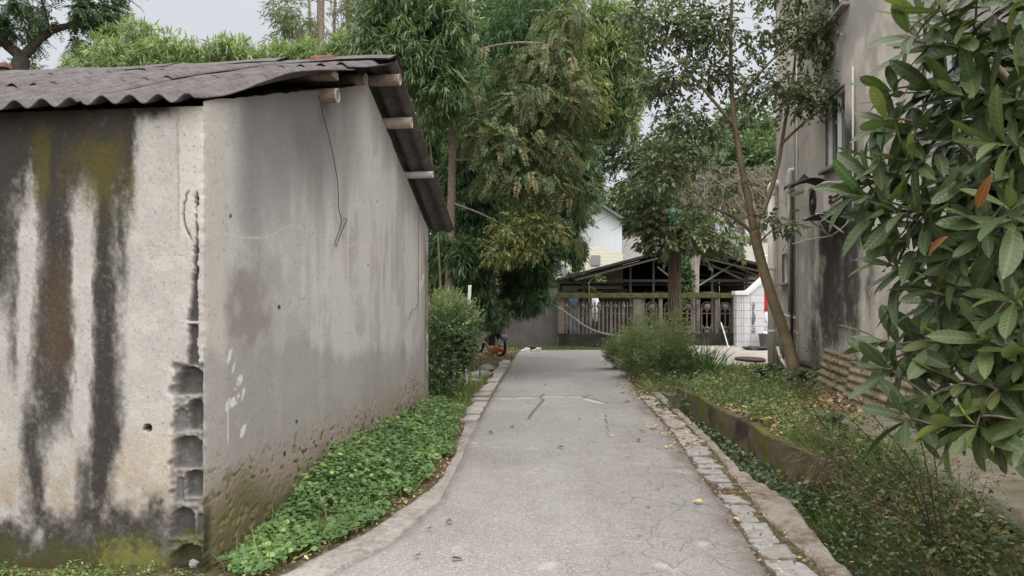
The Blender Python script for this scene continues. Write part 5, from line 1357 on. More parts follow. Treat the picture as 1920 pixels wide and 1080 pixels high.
# ---- hillside trees far behind
hb = [(1330, 330, 46, 100, 70, 3, 'dull green bushy tree on the slope behind the open shed'), (1420, 330, 44, 70, 80, 3, 'dull green tree behind the house corner above the shed'), (1230, 380, 50, 80, 70, 3, 'dark green tree behind the pale rendered wall'),
      (1150, 420, 52, 90, 60, 3, 'dark tree behind the ribbed pale building'), (1000, 330, 40, 120, 160, 3, 'large shadowed tree behind the hanging bamboo'), (850, 300, 38, 120, 220, 3, 'large dark tree behind the far end of the shed'), (1390, 250, 60, 90, 60, 3, 'highest dull tree on the slope seen between the two stems'),
      (960, 60, 34, 150, 130, 3, 'tall dark tree rising behind the top of the conifer'), (700, 300, 40, 120, 200, 3, 'dark tree hidden behind the shed ridge'), (1060, 200, 42, 90, 130, 3, 'green tree standing behind the fresh bamboo')]
for (x, y, d, rx, ry, rd, lab) in hb:
    b = P(x, 560, d); b[2] = float(zg(b[0], b[1]))
    tree('hillside_tree', lab, [([b, P(x, y+ry*.8, d), P(x+5, y, d)], [.3, .24, .12])], [(x, y, d, rx*.8, ry*.8, rd), (x-rx*.5, y+ry*.3, d, rx*.5, ry*.5, rd*.8), (x+rx*.5, y+ry*.25, d, rx*.5, ry*.55, rd*.8), (x+rx*.1, y-ry*.5, d, rx*.6, ry*.45, rd*.8)],
         1100, lambda Q, o: sprays_twig(Q, o, 8, .7, (.26, .42), .5, .4), T_KITE, L_far, M_barkdk, b, 'trees on the far slope', 40, .45, .2, kr=.03)
root = plant('vine_tangle', P(1350, 560, 36)*[1, 1, 0]+UP*.3, 'leafless grey brown tangle of vines above the open shed', 'vines'); mb = MB()
for k in range(430):
    p0 = P(rng.uniform(1270, 1450), rng.uniform(310, 420), 36+rng.normal()*.8); 
    u = rng.normal(size=3)*[1, .5, .6]; v = np.array([rng.normal()*.5, rng.normal()*.3, -.7])
    mb.tube(smooth([p0, p0+u*.5+v*.25, p0+u*.8+v*.9, p0+u*1.2+v*1.7], 2), .014, 3, cap=False)
for px in (1290, 1340, 1385, 1430): mb.tube(smooth([P(px, 560, 36), P(px+8, 470, 36), P(px-6, 400, 36), P(px+4, 330, 36)]), np.linspace(.09, .03, 19), 6)
mb.build('stems', simple('grey_vine', (.19, .155, .13), .95, .3, 10), root)
Q, o = blob_points([(1350, 360, 36.5, 90, 50, 1), (1420, 340, 36.5, 40, 60, 1)], 260, .7)
fol('foliage', T_KITE, sprays_twig(Q, o, 6, .3, (.12, .18), .4), L_olive, root)

# ---- the leaning tree by the house
d = 12.6
mains = [([P(1497, 742, 12.65), P(1488, 690, 12.62), P(1470, 622, 12.6), P(1448, 560, 12.5), P(1427, 490, 12.45), P(1413, 432, 12.4)], [.115, .10, .09, .084, .08, .078]),
         ([P(1413, 432, 12.4), P(1402, 370, 12.3), P(1386, 285, 12.2), P(1374, 200, 12.2), P(1370, 90, 12.2), P(1374, -60, 12.2)], [.064, .055, .046, .038, .03, .02]),
         ([P(1413, 432, 12.4), P(1437, 380, 12.6), P(1458, 312, 12.7), P(1472, 230, 12.8), P(1490, 120, 12.8), P(1500, -20, 12.8)], [.05, .041, .034, .028, .02, .012]),
         ([P(1410, 436, 12.4), P(1376, 408, 12.2), P(1330, 384, 12.0), P(1290, 345, 11.9), P(1262, 318, 11.9)], [.034, .028, .022, .016, .008]),
         ([P(1380, 240, 12.2), P(1330, 180, 12.1), P(1270, 110, 12.1), P(1215, 50, 12.1)], [.03, .024, .017, .008]), ([P(1376, 200, 12.2), P(1440, 120, 12.0), P(1510, 60, 11.8)], [.028, .02, .01]),
         ([P(1465, 270, 12.7), P(1520, 220, 12.5), P(1590, 170, 12.2), P(1640, 110, 12.2)], [.026, .02, .013, .007]), ([P(1420, 460, 12.45), P(1450, 430, 12.2), P(1480, 418, 12.0), P(1505, 425, 11.9)], [.014, .012, .008, .005])]
tree('leaning_tree', 'slender leaning tree with forked smooth trunk and dark ovate leaves by the house', mains,
     [(1245, 45, d-.4, 62, 40, .8), (1325, 55, d-.3, 62, 52, .9), (1430, 45, d-.3, 82, 50, .9), (1530, 70, d-.4, 66, 50, .8), (1600, 110, d-.4, 46, 42, .6), (1265, 150, d-.4, 56, 40, .7), (1340, 140, d-.4, 50, 40, .7), (1425, 160, d-.3, 70, 44, .8), (1510, 180, d-.4, 66, 40, .7), (1580, 190, d-.5, 40, 34, .5), (1280, 225, d-.4, 54, 34, .6), (1440, 235, d-.2, 60, 34, .7),
      (1530, 255, d-.4, 54, 24, .5), (1330, 240, d-.4, 40, 26, .5), (1190, 25, d-.3, 40, 26, .5), (1300, 300, d-.5, 50, 26, .5), (1350, 350, d-.4, 46, 20, .4), (1245, 330, d-.5, 46, 26, .5), (1490, 310, d-.3, 30, 20, .4), (1475, 420, d-.6, 30, 12, .25), (1440, 410, d-.6, 20, 10, .25), (1200, 90, d-.3, 24, 20, .4), (1300, -40, d, 130, 40, 1.1), (1500, -40, d, 110, 40, 1), (1640, 90, d-.6, 34, 40, .5), (1620, 180, d-.6, 34, 30, .4), (1215, 160, d-.4, 34, 30, .5), (1260, 290, d-.5, 60, 36, .6), (1200, 330, d-.4, 46, 40, .6), (1320, 400, d-.6, 60, 22, .4)],
     4300, lambda Q, o: sprays_twig(Q, o, 6, .19, (.052, .095), .58, .25), T_OVATE, L_mid, M_smooth, P(1497, 735, 12.65)*[1, 1, 0]+UP*.1, None, 420, .8, .75, kr=.014)

# ---- loquat in the right foreground
lo = plant('loquat_tree', (3.05, 4.25, -.1), 'loquat tree with long glossy veined leaves filling the right foreground', 'tree')
ros = []
hand = [(1790, 75, 3.3), (1745, 165, 3.4), (1880, 60, 3.2), (1660, 225, 3.5), (1700, 300, 3.4), (1625, 330, 3.5), (1650, 385, 3.4), (1740, 395, 3.3), (1800, 330, 3.2), (1870, 270, 3.1), (1690, 455, 3.4), (1665, 490, 3.5), (1760, 540, 3.3), (1790, 480, 3.2), (1850, 430, 3.1), (1890, 380, 3.0),
        (1700, 660, 3.4), (1760, 640, 3.3), (1740, 745, 3.3), (1800, 720, 3.2), (1850, 640, 3.1), (1890, 560, 3.0), (1870, 730, 3.1), (1910, 660, 3.0), (1925, 790, 3.0), (1835, 160, 3.4), (1905, 180, 3.2), (1720, 20, 3.5), (1830, -10, 3.2), (1910, -30, 3.1), (1770, 250, 3.5), (1650, 640, 3.6), (1845, 555, 3.2)]
hand += [(1600, 365, 3.5), (1640, 300, 3.5), (1668, 170, 3.5), (1700, 60, 3.4), (1760, 10, 3.3), (1690, 780, 3.3), (1660, 690, 3.45), (1760, 800, 3.2), (1680, 400, 3.3), (1720, 230, 3.4), (1790, 180, 3.3), (1830, 800, 3.1)]
for h in hand: ros.append(P(*h))
Q, o = blob_points([(1900, 300, 3.9, 130, 240, .5), (1880, 600, 3.8, 120, 150, .5), (1960, 100, 3.8, 130, 150, .5), (1830, 480, 3.9, 90, 150, .4), (1910, 420, 4.3, 140, 260, .5), (1850, 330, 4.1, 60, 120, .4), (1840, 640, 4.0, 60, 110, .4)], 185, .6)
allr = np.concatenate([np.array(ros), Q]); nh = len(ros)
trunk = [([(3.05, 4.25, -.5), (3.0, 4.15, .6), (2.85, 4.0, 1.5), (2.7, 3.9, 2.3), (2.55, 3.8, 3.2)], [.09, .08, .07, .055, .03]), ([(2.9, 4.05, 1.2), (2.55, 3.75, 1.45), (2.15, 3.55, 1.55), (1.85, 3.45, 1.72)], [.05, .035, .022, .010]),
         ([(2.85, 4.0, 1.5), (2.45, 3.7, 2.0), (2.1, 3.5, 2.25)], [.045, .03, .012]), ([(3.0, 4.15, .9), (2.6, 3.75, .95), (2.2, 3.5, 1.12)], [.04, .026, .01]), ([(2.75, 3.95, 2.1), (2.4, 3.6, 2.5), (2.1, 3.45, 2.72)], [.04, .024, .012])]
mb = MB(); skeleton(trunk, allr, mb, r_end=.006, kr=.016, n=6); mb.build('trunk', M_bark, lo, smooth=True)
B, D, N, L, W, T, BD = [], [], [], [], [], [], []
cen = np.array([2.9, 4.1, 1.7])
for k, p in enumerate(allr):
    axis = nrmz((p-cen)*np.array([1, .3, .7]) + np.array([-.25, -.05, .40]) + rng.normal(size=3)*.34)
    a = np.cross(axis, [0, 0, 1.0]); a = nrmz(a); b = np.cross(axis, a)
    nl = rng.integers(12, 18) if k < nh else rng.integers(9, 14); ph = rng.random()*6; young = rng.random() < (.55 if k < nh else .08); tn = rng.random()
    for j in range(nl):
        t = ph + j*2.4; f = j/nl                                  # outer leaves first, young ones in the middle
        op = math.radians(95 - 65*f + rng.normal()*10)
        dd = axis*math.cos(op) + (a*math.cos(t)+b*math.sin(t))*math.sin(op) + np.array([0, 0, (-.02-.12*(1-f)) if k < nh else (-.15-.3*(1-f))])
        B.append(p - axis*(.16*(1-f))); D.append(dd); N.append(axis*.8 + np.array([0, 0, .6]) + rng.normal(size=3)*.35)
        l = rng.uniform(.17, .32)*(1.0-.3*f); L.append(l); W.append(l*rng.uniform(.24, .33)); BD.append(rng.uniform(-.2, 1.9)*(1-.4*f))
        T.append(np.clip((.25 if k < nh else .0) + .28*tn + .24*rng.random() + (.36*f if young else .08*f), 0, .97))  # inner rosettes tinted darker, painting in the shade within the crown
leaves('foliage', T_LOQUAT, np.array(B), np.array(D), np.array(N), np.array(L), np.array(W), np.array(T), L_loq, lo, smooth=True, uv=True, bend=np.array(BD))
L_dead = leafmat('orange_dead_leaf', [(0, (.17, .065, .025)), (1, (.24, .095, .035))], .2, .7, .2, vein=True, gain=1.0)
for (x, y, d, dv, l, lab) in ((1862, 325, 2.85, (-.35, .25, -.8), .13, 'orange brown withered leaf'), (1778, 443, 3.0, (-.75, .3, -.45), .085, 'small orange withered leaf')):
    o_ = leaves('dead_leaf', T_LOQUAT, np.array([P(x, y, d)]), np.array([dv]), np.array([[-.3, -.8, .5]]), np.array([l]), np.array([l*.34]), np.array([.5]), L_dead, lo, smooth=True, uv=True, bend=np.array([2.2])); o_['label'] = lab

# ---- hedge and verge on the left
root = plant('hedge_shrub', (-.95, 12.2, 0), 'dense leafy hedge shrub beside the far corner of the shed', 'shrub')
bl = [(846, 645, 12.0, 38, 60, .6), (826, 606, 11.6, 24, 34, .45), (866, 690, 12.2, 24, 40, .5), (856, 604, 12.4, 30, 20, .5), (832, 705, 11.5, 26, 46, .4), (887, 632, 12.9, 13, 30, .4), (818, 660, 11.3, 16, 70, .3), (878, 668, 12.6, 16, 26, .3), (815, 585, 11.4, 12, 16, .3)]
Q, o = blob_points(bl + [(878, 640, 12.8, 16, 36, .4), (850, 650, 12.3, 40, 60, .5)], 2500, .6, .45); mb = MB(); skeleton([([(-.95, 12.2, -.05), (-.95, 12.1, .4), (-.9, 12.1, .9)], [.03, .025, .012])], Q[:90], mb, kr=.012); mb.build('stems', M_barkdk, root)
fol('foliage', T_OVATE, sprays_twig(Q, o, 7, .13, (.035, .062), .5, -.1), L_hedge, root)
Q, o = blob_points([(838, 572, 12.2, 34, 16, .5), (866, 590, 12.5, 26, 20, .4), (884, 610, 12.8, 16, 20, .3), (890, 650, 13, 10, 26, .3)], 360, .8)
fol('young_shoots', T_OVATE, sprays_twig(Q, o+UP*.8, 9, .20, (.03, .05), .5, -.6), L_weed, root)
tree('roadside_shrub', 'small shrub with pale leaves at the far end of the kerb blocks', [([(-.62, 14.6, 0), (-.6, 14.6, .5)], [.015, .008])], [(895, 660, 14.6, 20, 34, .35), (905, 690, 14.6, 14, 16, .25)], 240, lambda Q, o: sprays_twig(Q, o, 7, .15, (.04, .07), .5, -.2), T_OVATE, L_hedge, M_barkdk, (-.6, 14.6, 0), None, 25, cat='shrub', kr=.01)

def stuffleaf(name, tm, pt, z, l, w, mat, lab, cat, flat=.5, tint=None):
    n = len(pt); az = rng.random(n)*6.283; D = np.stack([np.cos(az), np.sin(az), rng.normal(size=n)*.4], 1)
    N = np.array([-.1, -.3, 1.0]) + rng.normal(size=(n, 3))*flat; L = rng.uniform(*l, n)
    return tag(leaves(name, tm, np.stack([pt[:, 0], pt[:, 1], z], 1), D, N, L, L*w, rng.random(n) if tint is None else tint, mat), lab, cat, kind='stuff')
def scatter(region, n, seed=0):
    """random ground points where region(x,y) (0..1) accepts"""
    out = []
    while sum(map(len, out)) < n:
        x0, x1, y0, y1 = region.box; m = n*3
        # denser nearer the camera, as the eye sees it
        y = y0*(y1/y0)**rng.random(m); x = rng.uniform(x0, x1, m)
        k = rng.random(m) < region(x, y); out.append(np.stack([x[k], y[k]], 1))
    return np.concatenate(out)[:n]
def reg(box):
    def w(f): f.box = box; return f
    return w
wallx = lambda y: C0[0] + (y-C0[1])*E[0]/E[1]
@reg((-2.4, -.4, 4.3, 10.6))
def r_penny(x, y):
    q = fbm(x*1.5, y*1.5, 301, 3); inn = xlo(y)-.06+q*.16
    lo_ = np.where(y > 4.56, wallx(y)-.02+np.interp(y, [4.56, 5.2, 6.2, 7], [.10, .14, .05, .0]), -1.62)
    g = fbm(x*4.5, y*4.5, 307, 3)
    return (x < inn)*(x > lo_)*(y > 4.34 + q*.5)*sm(-.24, -.06, g + .25*(inn-x))
pt = scatter(r_penny, 8600); q = fbm(pt[:, 0]*2.2, pt[:, 1]*2.2, 303, 3)
dw = np.clip(pt[:, 0]-wallx(pt[:, 1]), 0, 2); de = xlo(pt[:, 1])-pt[:, 0]
hh = (.04 + .15*sm(.05, .55, de)*sm(4.5, 6.5, pt[:, 1]) + .14*np.maximum(q, -.1)) * rng.uniform(.5, 1.1, len(pt)) + .03
gz_ = zg(pt[:, 0], pt[:, 1]); Bp = np.stack([pt[:, 0], pt[:, 1], gz_+hh], 1); n = len(pt)
az = rng.random(n)*6.283; ln = rng.uniform(.020, .048, n)*(1+.5*fbm(pt[:, 0]*3, pt[:, 1]*3, 309, 3))
D = np.stack([np.cos(az), np.sin(az), rng.normal(size=n)*.25-.05], 1); N = np.array([.1, -.28, 1.0]) + rng.normal(size=(n, 3))*.28
cov = leaves('ground_cover', T_ROUND, Bp, D, N, ln, ln, np.clip(.36+1.1*q+rng.normal(size=n)*.2+(rng.random(n) < .03)*.5, 0, 1), L_penny); tag(cov, 'mat of round bright green leaves along the shed foot', 'ground cover', kind='stuff')
def blades(name, pts, h, w, mat, label, lean_=.5, dn=0, parent=None, tint=None, z=None):
    n = len(pts); z = zg(pts[:, 0], pts[:, 1]) if z is None else z
    B = np.stack([pts[:, 0], pts[:, 1], z-.01], 1); D = np.array([0, 0, 1.0]) + rng.normal(size=(n, 3))*[lean_, lean_, .2]; D[:, 2] = np.abs(D[:, 2])-dn
    N = rand_unit(n)*[1, 1, .2]; LL = rng.uniform(h*.5, h*1.2, n)
    o = leaves(name, T_BAMBOO, B, D, N, LL, np.full(n, w), rng.random(n)*.8+.1*rng.random(n) if tint is None else tint, mat, parent, bend=rng.uniform(.5, 3.0, n))
    if label: tag(o, label, 'grass' if 'grass' in name else name.replace('_', ' '), kind='stuff')
    return o
stuffleaf_later = pt[rng.random(len(pt)) < .07]
# stalks under the verge leaves
k = rng.random(n) < .35
blades('leaf_stalks', pt[k], .12, .005, L_penny, 'thin green stalks under the round verge leaves', .3)
blades('grass', stuffleaf_later, .24, .008, L_grass, 'stray grass blades among the round verge leaves', .5)
@reg((-2.0, -.2, 9.6, 15.5))
def r_gl(x, y): return (x < xlo(y)-.12)*(x > np.where(y < 10.3, wallx(y), -1.9))
blades('grass', scatter(r_gl, 5200), .20, .008, L_grass, 'short grass on the verge under the hedge shrub', .5)
@reg((-1.6, 2.6, 22.5, 25.0))
def r_gf(x, y): return (y > 24.3-.35*sm(0, -1, x)+fbm(x*2, y*2, 311)*.5)*1.0
blades('grass', scatter(r_gf, 2600), .13, .012, L_grass, 'thin strip of grass at the foot of the grey wall and fence', .6)
# weeds in the ditch mouth and by the road on the right
wl = [(1185, 705, 15.6, 1.05, .42, 'tall feathery pale green weed at the road edge, leftmost of the clump'), (1228, 712, 15.0, 1.15, .48, 'tall feathery weed in the middle of the roadside clump'), (1262, 705, 15.8, 1.3, .45, 'tall feathery weed in front of the furrowed trunk'),
      (1276, 712, 14.9, .9, .36, 'bushy feathery weed at the right end of the roadside clump'), (1205, 690, 17.2, 1.0, .5, 'feathery weed at the back of the roadside clump'), (1160, 690, 17.5, .75, .42, 'low feathery weed overhanging the road end')]
for (px, py, d, h, r, lab) in wl:
    b = P(px, py, d); b[2] = 0.0; root = plant('weed', b, lab, 'weed', 'feathery weeds by the road'); mb = MB(); ends = []
    for k in range(42):
        a_ = rng.random()*6.283; rr = r*math.sqrt(rng.random()); t = b + np.array([math.cos(a_)*rr, math.sin(a_)*rr, h*1.1*rng.uniform(.4, 1.25)*(1-.35*(rr/r)**2)])
        s_ = b + np.array([math.cos(a_), math.sin(a_), 0])*rr*.35; f = np.linspace(0, 1, 6)[:, None]; pts = s_*(1-f)+t*f; pts[:, :2] = s_[:2]*(1-f**1.7)+t[:2]*f**1.7
        mb.tube(pts, np.linspace(.006, .002, 6), 3, cap=False)
        for q in np.linspace(.30, 1, 24): ends.append(s_*(1-q)+t*q)
    mb.build('stems', M_culm, root); ends = np.array(ends); m = len(ends)
    o_ = nrmz(rng.normal(size=(m, 3))*[1, 1, .3] + [0, 0, .55])
    fol('foliage', T_KITE, sprays_twig(ends+rng.normal(size=(m, 3))*.03, o_, 6, .15, (.035, .08), .20, -.3, .35), L_weed, root)
@reg((2.93, 4.6, 6.8, 13.5))
def r_bd2(x, y): return sm(-.05, .1, fbm(x*1.3, y*1.3, 323, 4) + .22*(x < 3.25))*(x < xb(y)-.6)
@reg((2.0, 4.6, 11.2, 17.5))
def r_gw(x, y): return (x > xr(y)+.15)*(fbm(x, y, 315) > -.15)*1.0
blades('grass', scatter(r_gw, 3600), .24, .010, L_weed, 'rough grass and weeds at the ditch mouth below the feathery weeds', .55)
pt = scatter(r_gw, 1300); q = fbm(pt[:, 0]*1.7, pt[:, 1]*1.7, 317, 3)
stuffleaf('low_weeds', T_OVATE, pt, zg(pt[:, 0], pt[:, 1])+np.maximum(.02, .16+.5*q)*rng.random(len(pt)), (.04, .10), .45, L_weed, 'tangled leafy weeds between the ditch mouth and the feathery weeds', 'weeds', .7)
pt = scatter(r_bd2, 3400); q = fbm(pt[:, 0]*1.9, pt[:, 1]*1.9, 319, 3)
stuffleaf('low_weeds', T_OVATE, pt, zg(pt[:, 0], pt[:, 1])+np.where(pt[:, 0] < 3.1, -.22, 0)*rng.random(len(pt))+np.maximum(.02, .16+.6*q)*rng.random(len(pt)), (.035, .08), .5, L_grass, 'light green creeping weeds spilling over the retaining wall', 'weeds', .7)
p_ = np.array([3.7, 15.2]) + rng.normal(size=(260, 2))*[.16, .16]
root = plant('grass_tussock', (3.7, 15.2, 0), 'arching tussock of broad grass blades right of the feathery weeds', 'grass tussock'); blades('blades', p_, .75, .022, L_penny, None, .55, parent=root)
# ---- ditch and bank cover
@reg((1.9, 3.1, 7.2, 13.0))
def r_iv(x, y): return (x > xst(y)+.02)*(x < 2.99)*(.35+.65*(x > xst(y)+.15))
pt = scatter(r_iv, 4200); n = len(pt); z = zg(pt[:, 0], pt[:, 1]) + rng.uniform(.12, .52, n)
stuffleaf('ivy_cover', T_OVATE, pt, z, (.035, .065), .75, L_ivy, 'dark ivy leaves filling the drainage ditch', 'ivy')
@reg((1.85, 4.6, 3.7, 8.2))
def r_bk(x, y): return (x > xst(y)+.05+.20*sm(7.4, 6.6, y))*(x < xb(y)-.9)*(.55+.9*fbm(x*1.4, y*1.4, 321))
pt = scatter(r_bk, 7600); z = zg(pt[:, 0], pt[:, 1]); bulge = .30*sm(2.0, 2.6, pt[:, 0])*sm(3.6, 2.9, pt[:, 0])
stuffleaf('ivy_cover', T_OVATE, pt, z+rng.uniform(.0, .2, len(pt))+bulge*rng.random(len(pt)), (.025, .055), .5, L_ivy, 'dark creeping leaves over the near ditch bank', 'ivy', .9)
pt = scatter(r_bk, 5200); blades('dry_grass', pt[::5], .34, .005, L_straw, 'dry brown grass stems mixed into the near ditch bank', .9, .3); blades('grass', pt, .32, .006, L_grass, 'mixed green grass hanging over the near ditch bank', .8, .25)
@reg((2.5, 3.6, 6.4, 8.6))
def r_gt(x, y): return (np.abs(x-3.0-.1*np.sin(y*3)) < .5)*1.0
blades('grass', scatter(r_gt, 3000), .36, .008, L_grass, 'green grass tuft at the broken end of the retaining wall', .7, .1)
@reg((2.7, 3.15, 6.9, 7.8))
def r_st(x, y): return (x > 2.8)*1.0
pt = scatter(r_st, 520); n = len(pt)
B = np.stack([pt[:, 0], pt[:, 1], .06+rng.normal(size=n)*.06], 1); D = np.stack([-.45+rng.normal(size=n)*.5, rng.normal(size=n)*.6-.1, -.8+rng.normal(size=n)*.5], 1)
tag(leaves('dry_grass', T_BAMBOO, B, D, rand_unit(n), rng.uniform(.12, .42, n), np.full(n, .004), rng.random(n)*.7, L_straw), 'dry brown roots and straw hanging at the wall end', 'dry grass', kind='stuff')
@reg((1.75, 2.4, 4.2, 6.6))
def r_s2(x, y): return (x > xso(y)-.02)*(x < xst(y)+.12)*sm(5.3, 4.8, y + fbm(x*4, y*3, 5))
blades('dry_grass', scatter(r_s2, 700), .12, .005, L_straw, 'dry straw on the concrete lip beside the nearest kerb stones', 1.2, .6)
# bed right of the ditch
@reg((3.0, 5.4, 5.0, 16.5))
def r_bd(x, y): return (x > 3.05+fbm(y*2, x, 5)*.15)*(x < xb(y)-.1)
def r_patch(seed, th, sgn=1):
    @reg((3.0, 5.4, 5.0, 17.0))
    def f(x, y): return (x > 3.03)*(x < xb(y)-.1-.7*(y < 9.6))*sm(th-.08, th+.12, sgn*fbm(x*1.1, y*1.1, seed, 4))
    return f
pt = scatter(r_patch(331, .0), 3600); q = zg(pt[:, 0], pt[:, 1]); stuffleaf('bed_plants', T_OVATE, pt, q+rng.uniform(.01, .12, len(pt)), (.03, .075), .5, L_grass, 'low green plants on the raised bed', 'low plants', .6)
pt = scatter(r_patch(331, -.05), 5200); blades('grass', pt, .15, .006, L_grass, 'short tufted grass on the raised bed', .8)
pt = scatter(r_patch(337, -.14), 4000); q = zg(pt[:, 0], pt[:, 1]); n = len(pt)
stuffleaf('fallen_leaves', T_OVATE, pt, q+.012+.02*rng.random(n), (.04, .095), .55, L_dry, 'brown leaf litter on the raised bed under the leaning tree', 'leaf litter', .35)
@reg((-1.7, .8, 19.5, 24.7))
def r_lf(x, y): return (fbm(x*2, y*2, 341) > -.1)*np.where(x < xl(y)-.1, 1.0, (y > 23.2)*.8*(x < 1.2))
pt = scatter(r_lf, 1500); stuffleaf('fallen_leaves', T_OVATE, pt, np.maximum(zg(pt[:, 0], pt[:, 1]), 0)+.02, (.05, .10), .5, L_dry, 'reddish brown leaf litter round the motorcycle and shoes', 'leaf litter', .35, rng.random(len(pt))*.6)
@reg((1.2, 2.6, 8.0, 20))
def r_le(x, y): return (x < xr(y)+.2)*(x > xr(y)-.30)*(fbm(x*3, y*2, 351) > .0)
pt = scatter(r_le, 320); stuffleaf('fallen_leaves', T_OVATE, pt, .012+.012*rng.random(len(pt)), (.03, .07), .5, L_dry, 'scattered dead leaves along the right edge of the road', 'leaf litter', .3)
@reg((1.2, 2.6, 4.2, 12))
def r_kb(x, y): return (x > xr(y)-.05)*(x < xso(y)+.1)*.7
pt = scatter(r_kb, 520); stuffleaf('fallen_leaves', T_KITE, pt, .006+.02*rng.random(len(pt)), (.015, .04), .5, L_dry, 'crumbled leaf bits between the kerb stones', 'leaf litter', .4)
@reg((1.4, 2.6, 4.2, 12.5))
def r_km(x, y): return ((np.abs(x-xso(y)-.02) < .07)|(np.abs(x-xr(y)-.01) < .025))*sm(-.02, .1, fbm(x*2, y*2, 361))
pt = scatter(r_km, 900); blades('grass', pt, .06, .005, L_grass, 'tiny grass sprouts between kerb stones and concrete lip', .8)
@reg((-2.2, -.4, 4.3, 10))
def r_de(x, y): return (x < xlo(y)+.02)*(x > xlo(y)-.22)*1.0
pt = scatter(r_de, 500); stuffleaf('fallen_leaves', T_KITE, pt, .018+zg(pt[:, 0], pt[:, 1])+.012*rng.random(len(pt)), (.015, .045), .5, L_dry, 'brown leaf crumbs on the dirt margin of the verge', 'leaf litter', .4)
@reg((-4.6, -1.82, 4.25, 4.62))
def r_mo(x, y): return (y < 4.56 + (C0[0]-x)*.1257 - .0)*(fbm(x*5, y*5, 371) > -.12)
pt = scatter(r_mo, 5200); stuffleaf('moss', T_OVATE, pt, zg(pt[:, 0], pt[:, 1])+rng.uniform(.0, .10, len(pt))*sm(-.2, .3, fbm(pt[:, 0]*6, pt[:, 1]*6, 373)), (.010, .026), .6, L_grass, 'fuzzy green moss along the foot of the stained front wall', 'moss', .9)
# broad-leaved small plants on the bed
for (px, py, d, h, s, lab) in ((1500, 735, 11.6, .42, .17, 'broad leaved green plant at the foot of the leaning trunk'), (1432, 722, 13.0, .30, .15, 'low broad leaved plant left of the leaning trunk'), (1452, 700, 13.8, .22, .15, 'dark low plant behind the raised bed'), (1558, 800, 8.6, .28, .14, 'small dark plant at the shady end of the mossy path'), (1260, 775, 11.2, .34, .11, 'bright leafy plant at the ditch mouth beside the kerb'), (1690, 1030, 4.35, .38, .07, 'pale yellow green shrublet at the ditch bottom')):
    b = P(px, py, d); b[2] = float(zg(b[0], b[1])); root = plant('leafy_plant', b, lab, 'plant', 'small leafy plants on the bank'); mb = MB(); Bs = []; 
    m = 12 if s > .1 else 26
    for k in range(m):
        a_ = rng.random()*6.283; t = b+np.array([math.cos(a_)*h*.7*rng.random(), math.sin(a_)*h*.7*rng.random(), h*rng.uniform(.5, 1)]); mb.tube([b, (b+t)/2+UP*.03, t], .005, 4, cap=False); Bs.append(t)
    mb.build('stems', M_culm, root); Bs = np.repeat(np.array(Bs), 4, 0); n = len(Bs)
    D = rng.normal(size=(n, 3))*[1, 1, .3]; L = rng.uniform(s*.6, s*1.1, n)
    leaves('foliage', T_OVATE, Bs, D, np.array([0, -.3, 1.0])+rng.normal(size=(n, 3))*.3, L, L*(.6 if s > .12 else .42), rng.random(n)*.5+(.45 if s < .1 else .2), L_weed if s < .1 else L_hedge, root)
# ferns on the bank
for (px, py, d, lab) in ((1600, 985, 4.9, 'bright fern frond clump at the bottom of the ditch bank'), (1560, 960, 5.6, 'small fern on the grassy bank')):
    b = P(px, py, d); b[2] = float(zg(b[0], b[1]))+.15; root = plant('fern', b, lab, 'fern', 'ferns on the bank'); m = 9
    o_ = nrmz(np.stack([rng.normal(size=m), rng.normal(size=m)-.5, np.full(m, .5)], 1))
    fol('fronds', T_KITE, sprays_feather(np.repeat(b[None], m, 0), o_, 14, .34, .07, .34, .1), L_penny, root)
# dead stalks in the right foreground
dd = 5.4
def stalk(lab, paths, nt, d0):
    root = plant('dead_weed', P(1750, 1010, d0), lab, 'dead weed', 'dry brown weed stalks on the bank'); mb = MB(); mains = []
    for p in paths: mains.append(([P(x, y, d0+dz) for x, y, dz in p], np.linspace(.006, .002, len(p))))
    tg = []
    for p, _ in mains:
        p = np.array(p)
        for k in range(nt*2):
            f = rng.uniform(.3, 1)*(len(p)-1); i = min(int(f), len(p)-2); tg.append(p[i]+(p[i+1]-p[i])*(f-i)+rng.normal(size=3)*[.13, .13, .12]+UP*.05)
    skeleton(mains, tg, mb, r_end=.0013, kr=.005, n=4); mb.build('stems', M_drystem, root)
    T_ = np.repeat(np.array(tg), 5, 0)+rng.normal(size=(len(tg)*5, 3))*.018; n = len(T_)
    leaves('dry_heads', T_KITE, T_, rand_unit(n), rand_unit(n), rng.uniform(.012, .03, n), rng.uniform(.008, .016, n), rng.random(n)*.35, L_dry, root)['kind'] = 'stuff'
stalk('tall dry brown weed stalks leaning left over the bank', [[(1748, 1010, 0), (1715, 880, .1), (1650, 795, .3), (1585, 720, .5), (1530, 660, .6)], [(1748, 1010, 0), (1700, 900, 0), (1600, 790, .2), (1540, 720, .4)], [(1746, 1005, 0), (1640, 930, .1), (1560, 860, .2), (1505, 790, .3)], [(1746, 1008, 0), (1620, 900, .2), (1520, 760, .4), (1480, 690, .6)]], 26, dd)
stalk('upright dry weed stalks below the loquat leaves', [[(1760, 1010, 0), (1742, 900, 0), (1722, 810, .1), (1700, 750, .1)], [(1765, 1010, 0), (1755, 880, .2), (1740, 800, .3)], [(1770, 1020, 0), (1830, 950, .1), (1850, 900, .2)], [(1756, 1020, 0), (1680, 960, -.1), (1600, 930, -.1)]], 20, dd-.2)
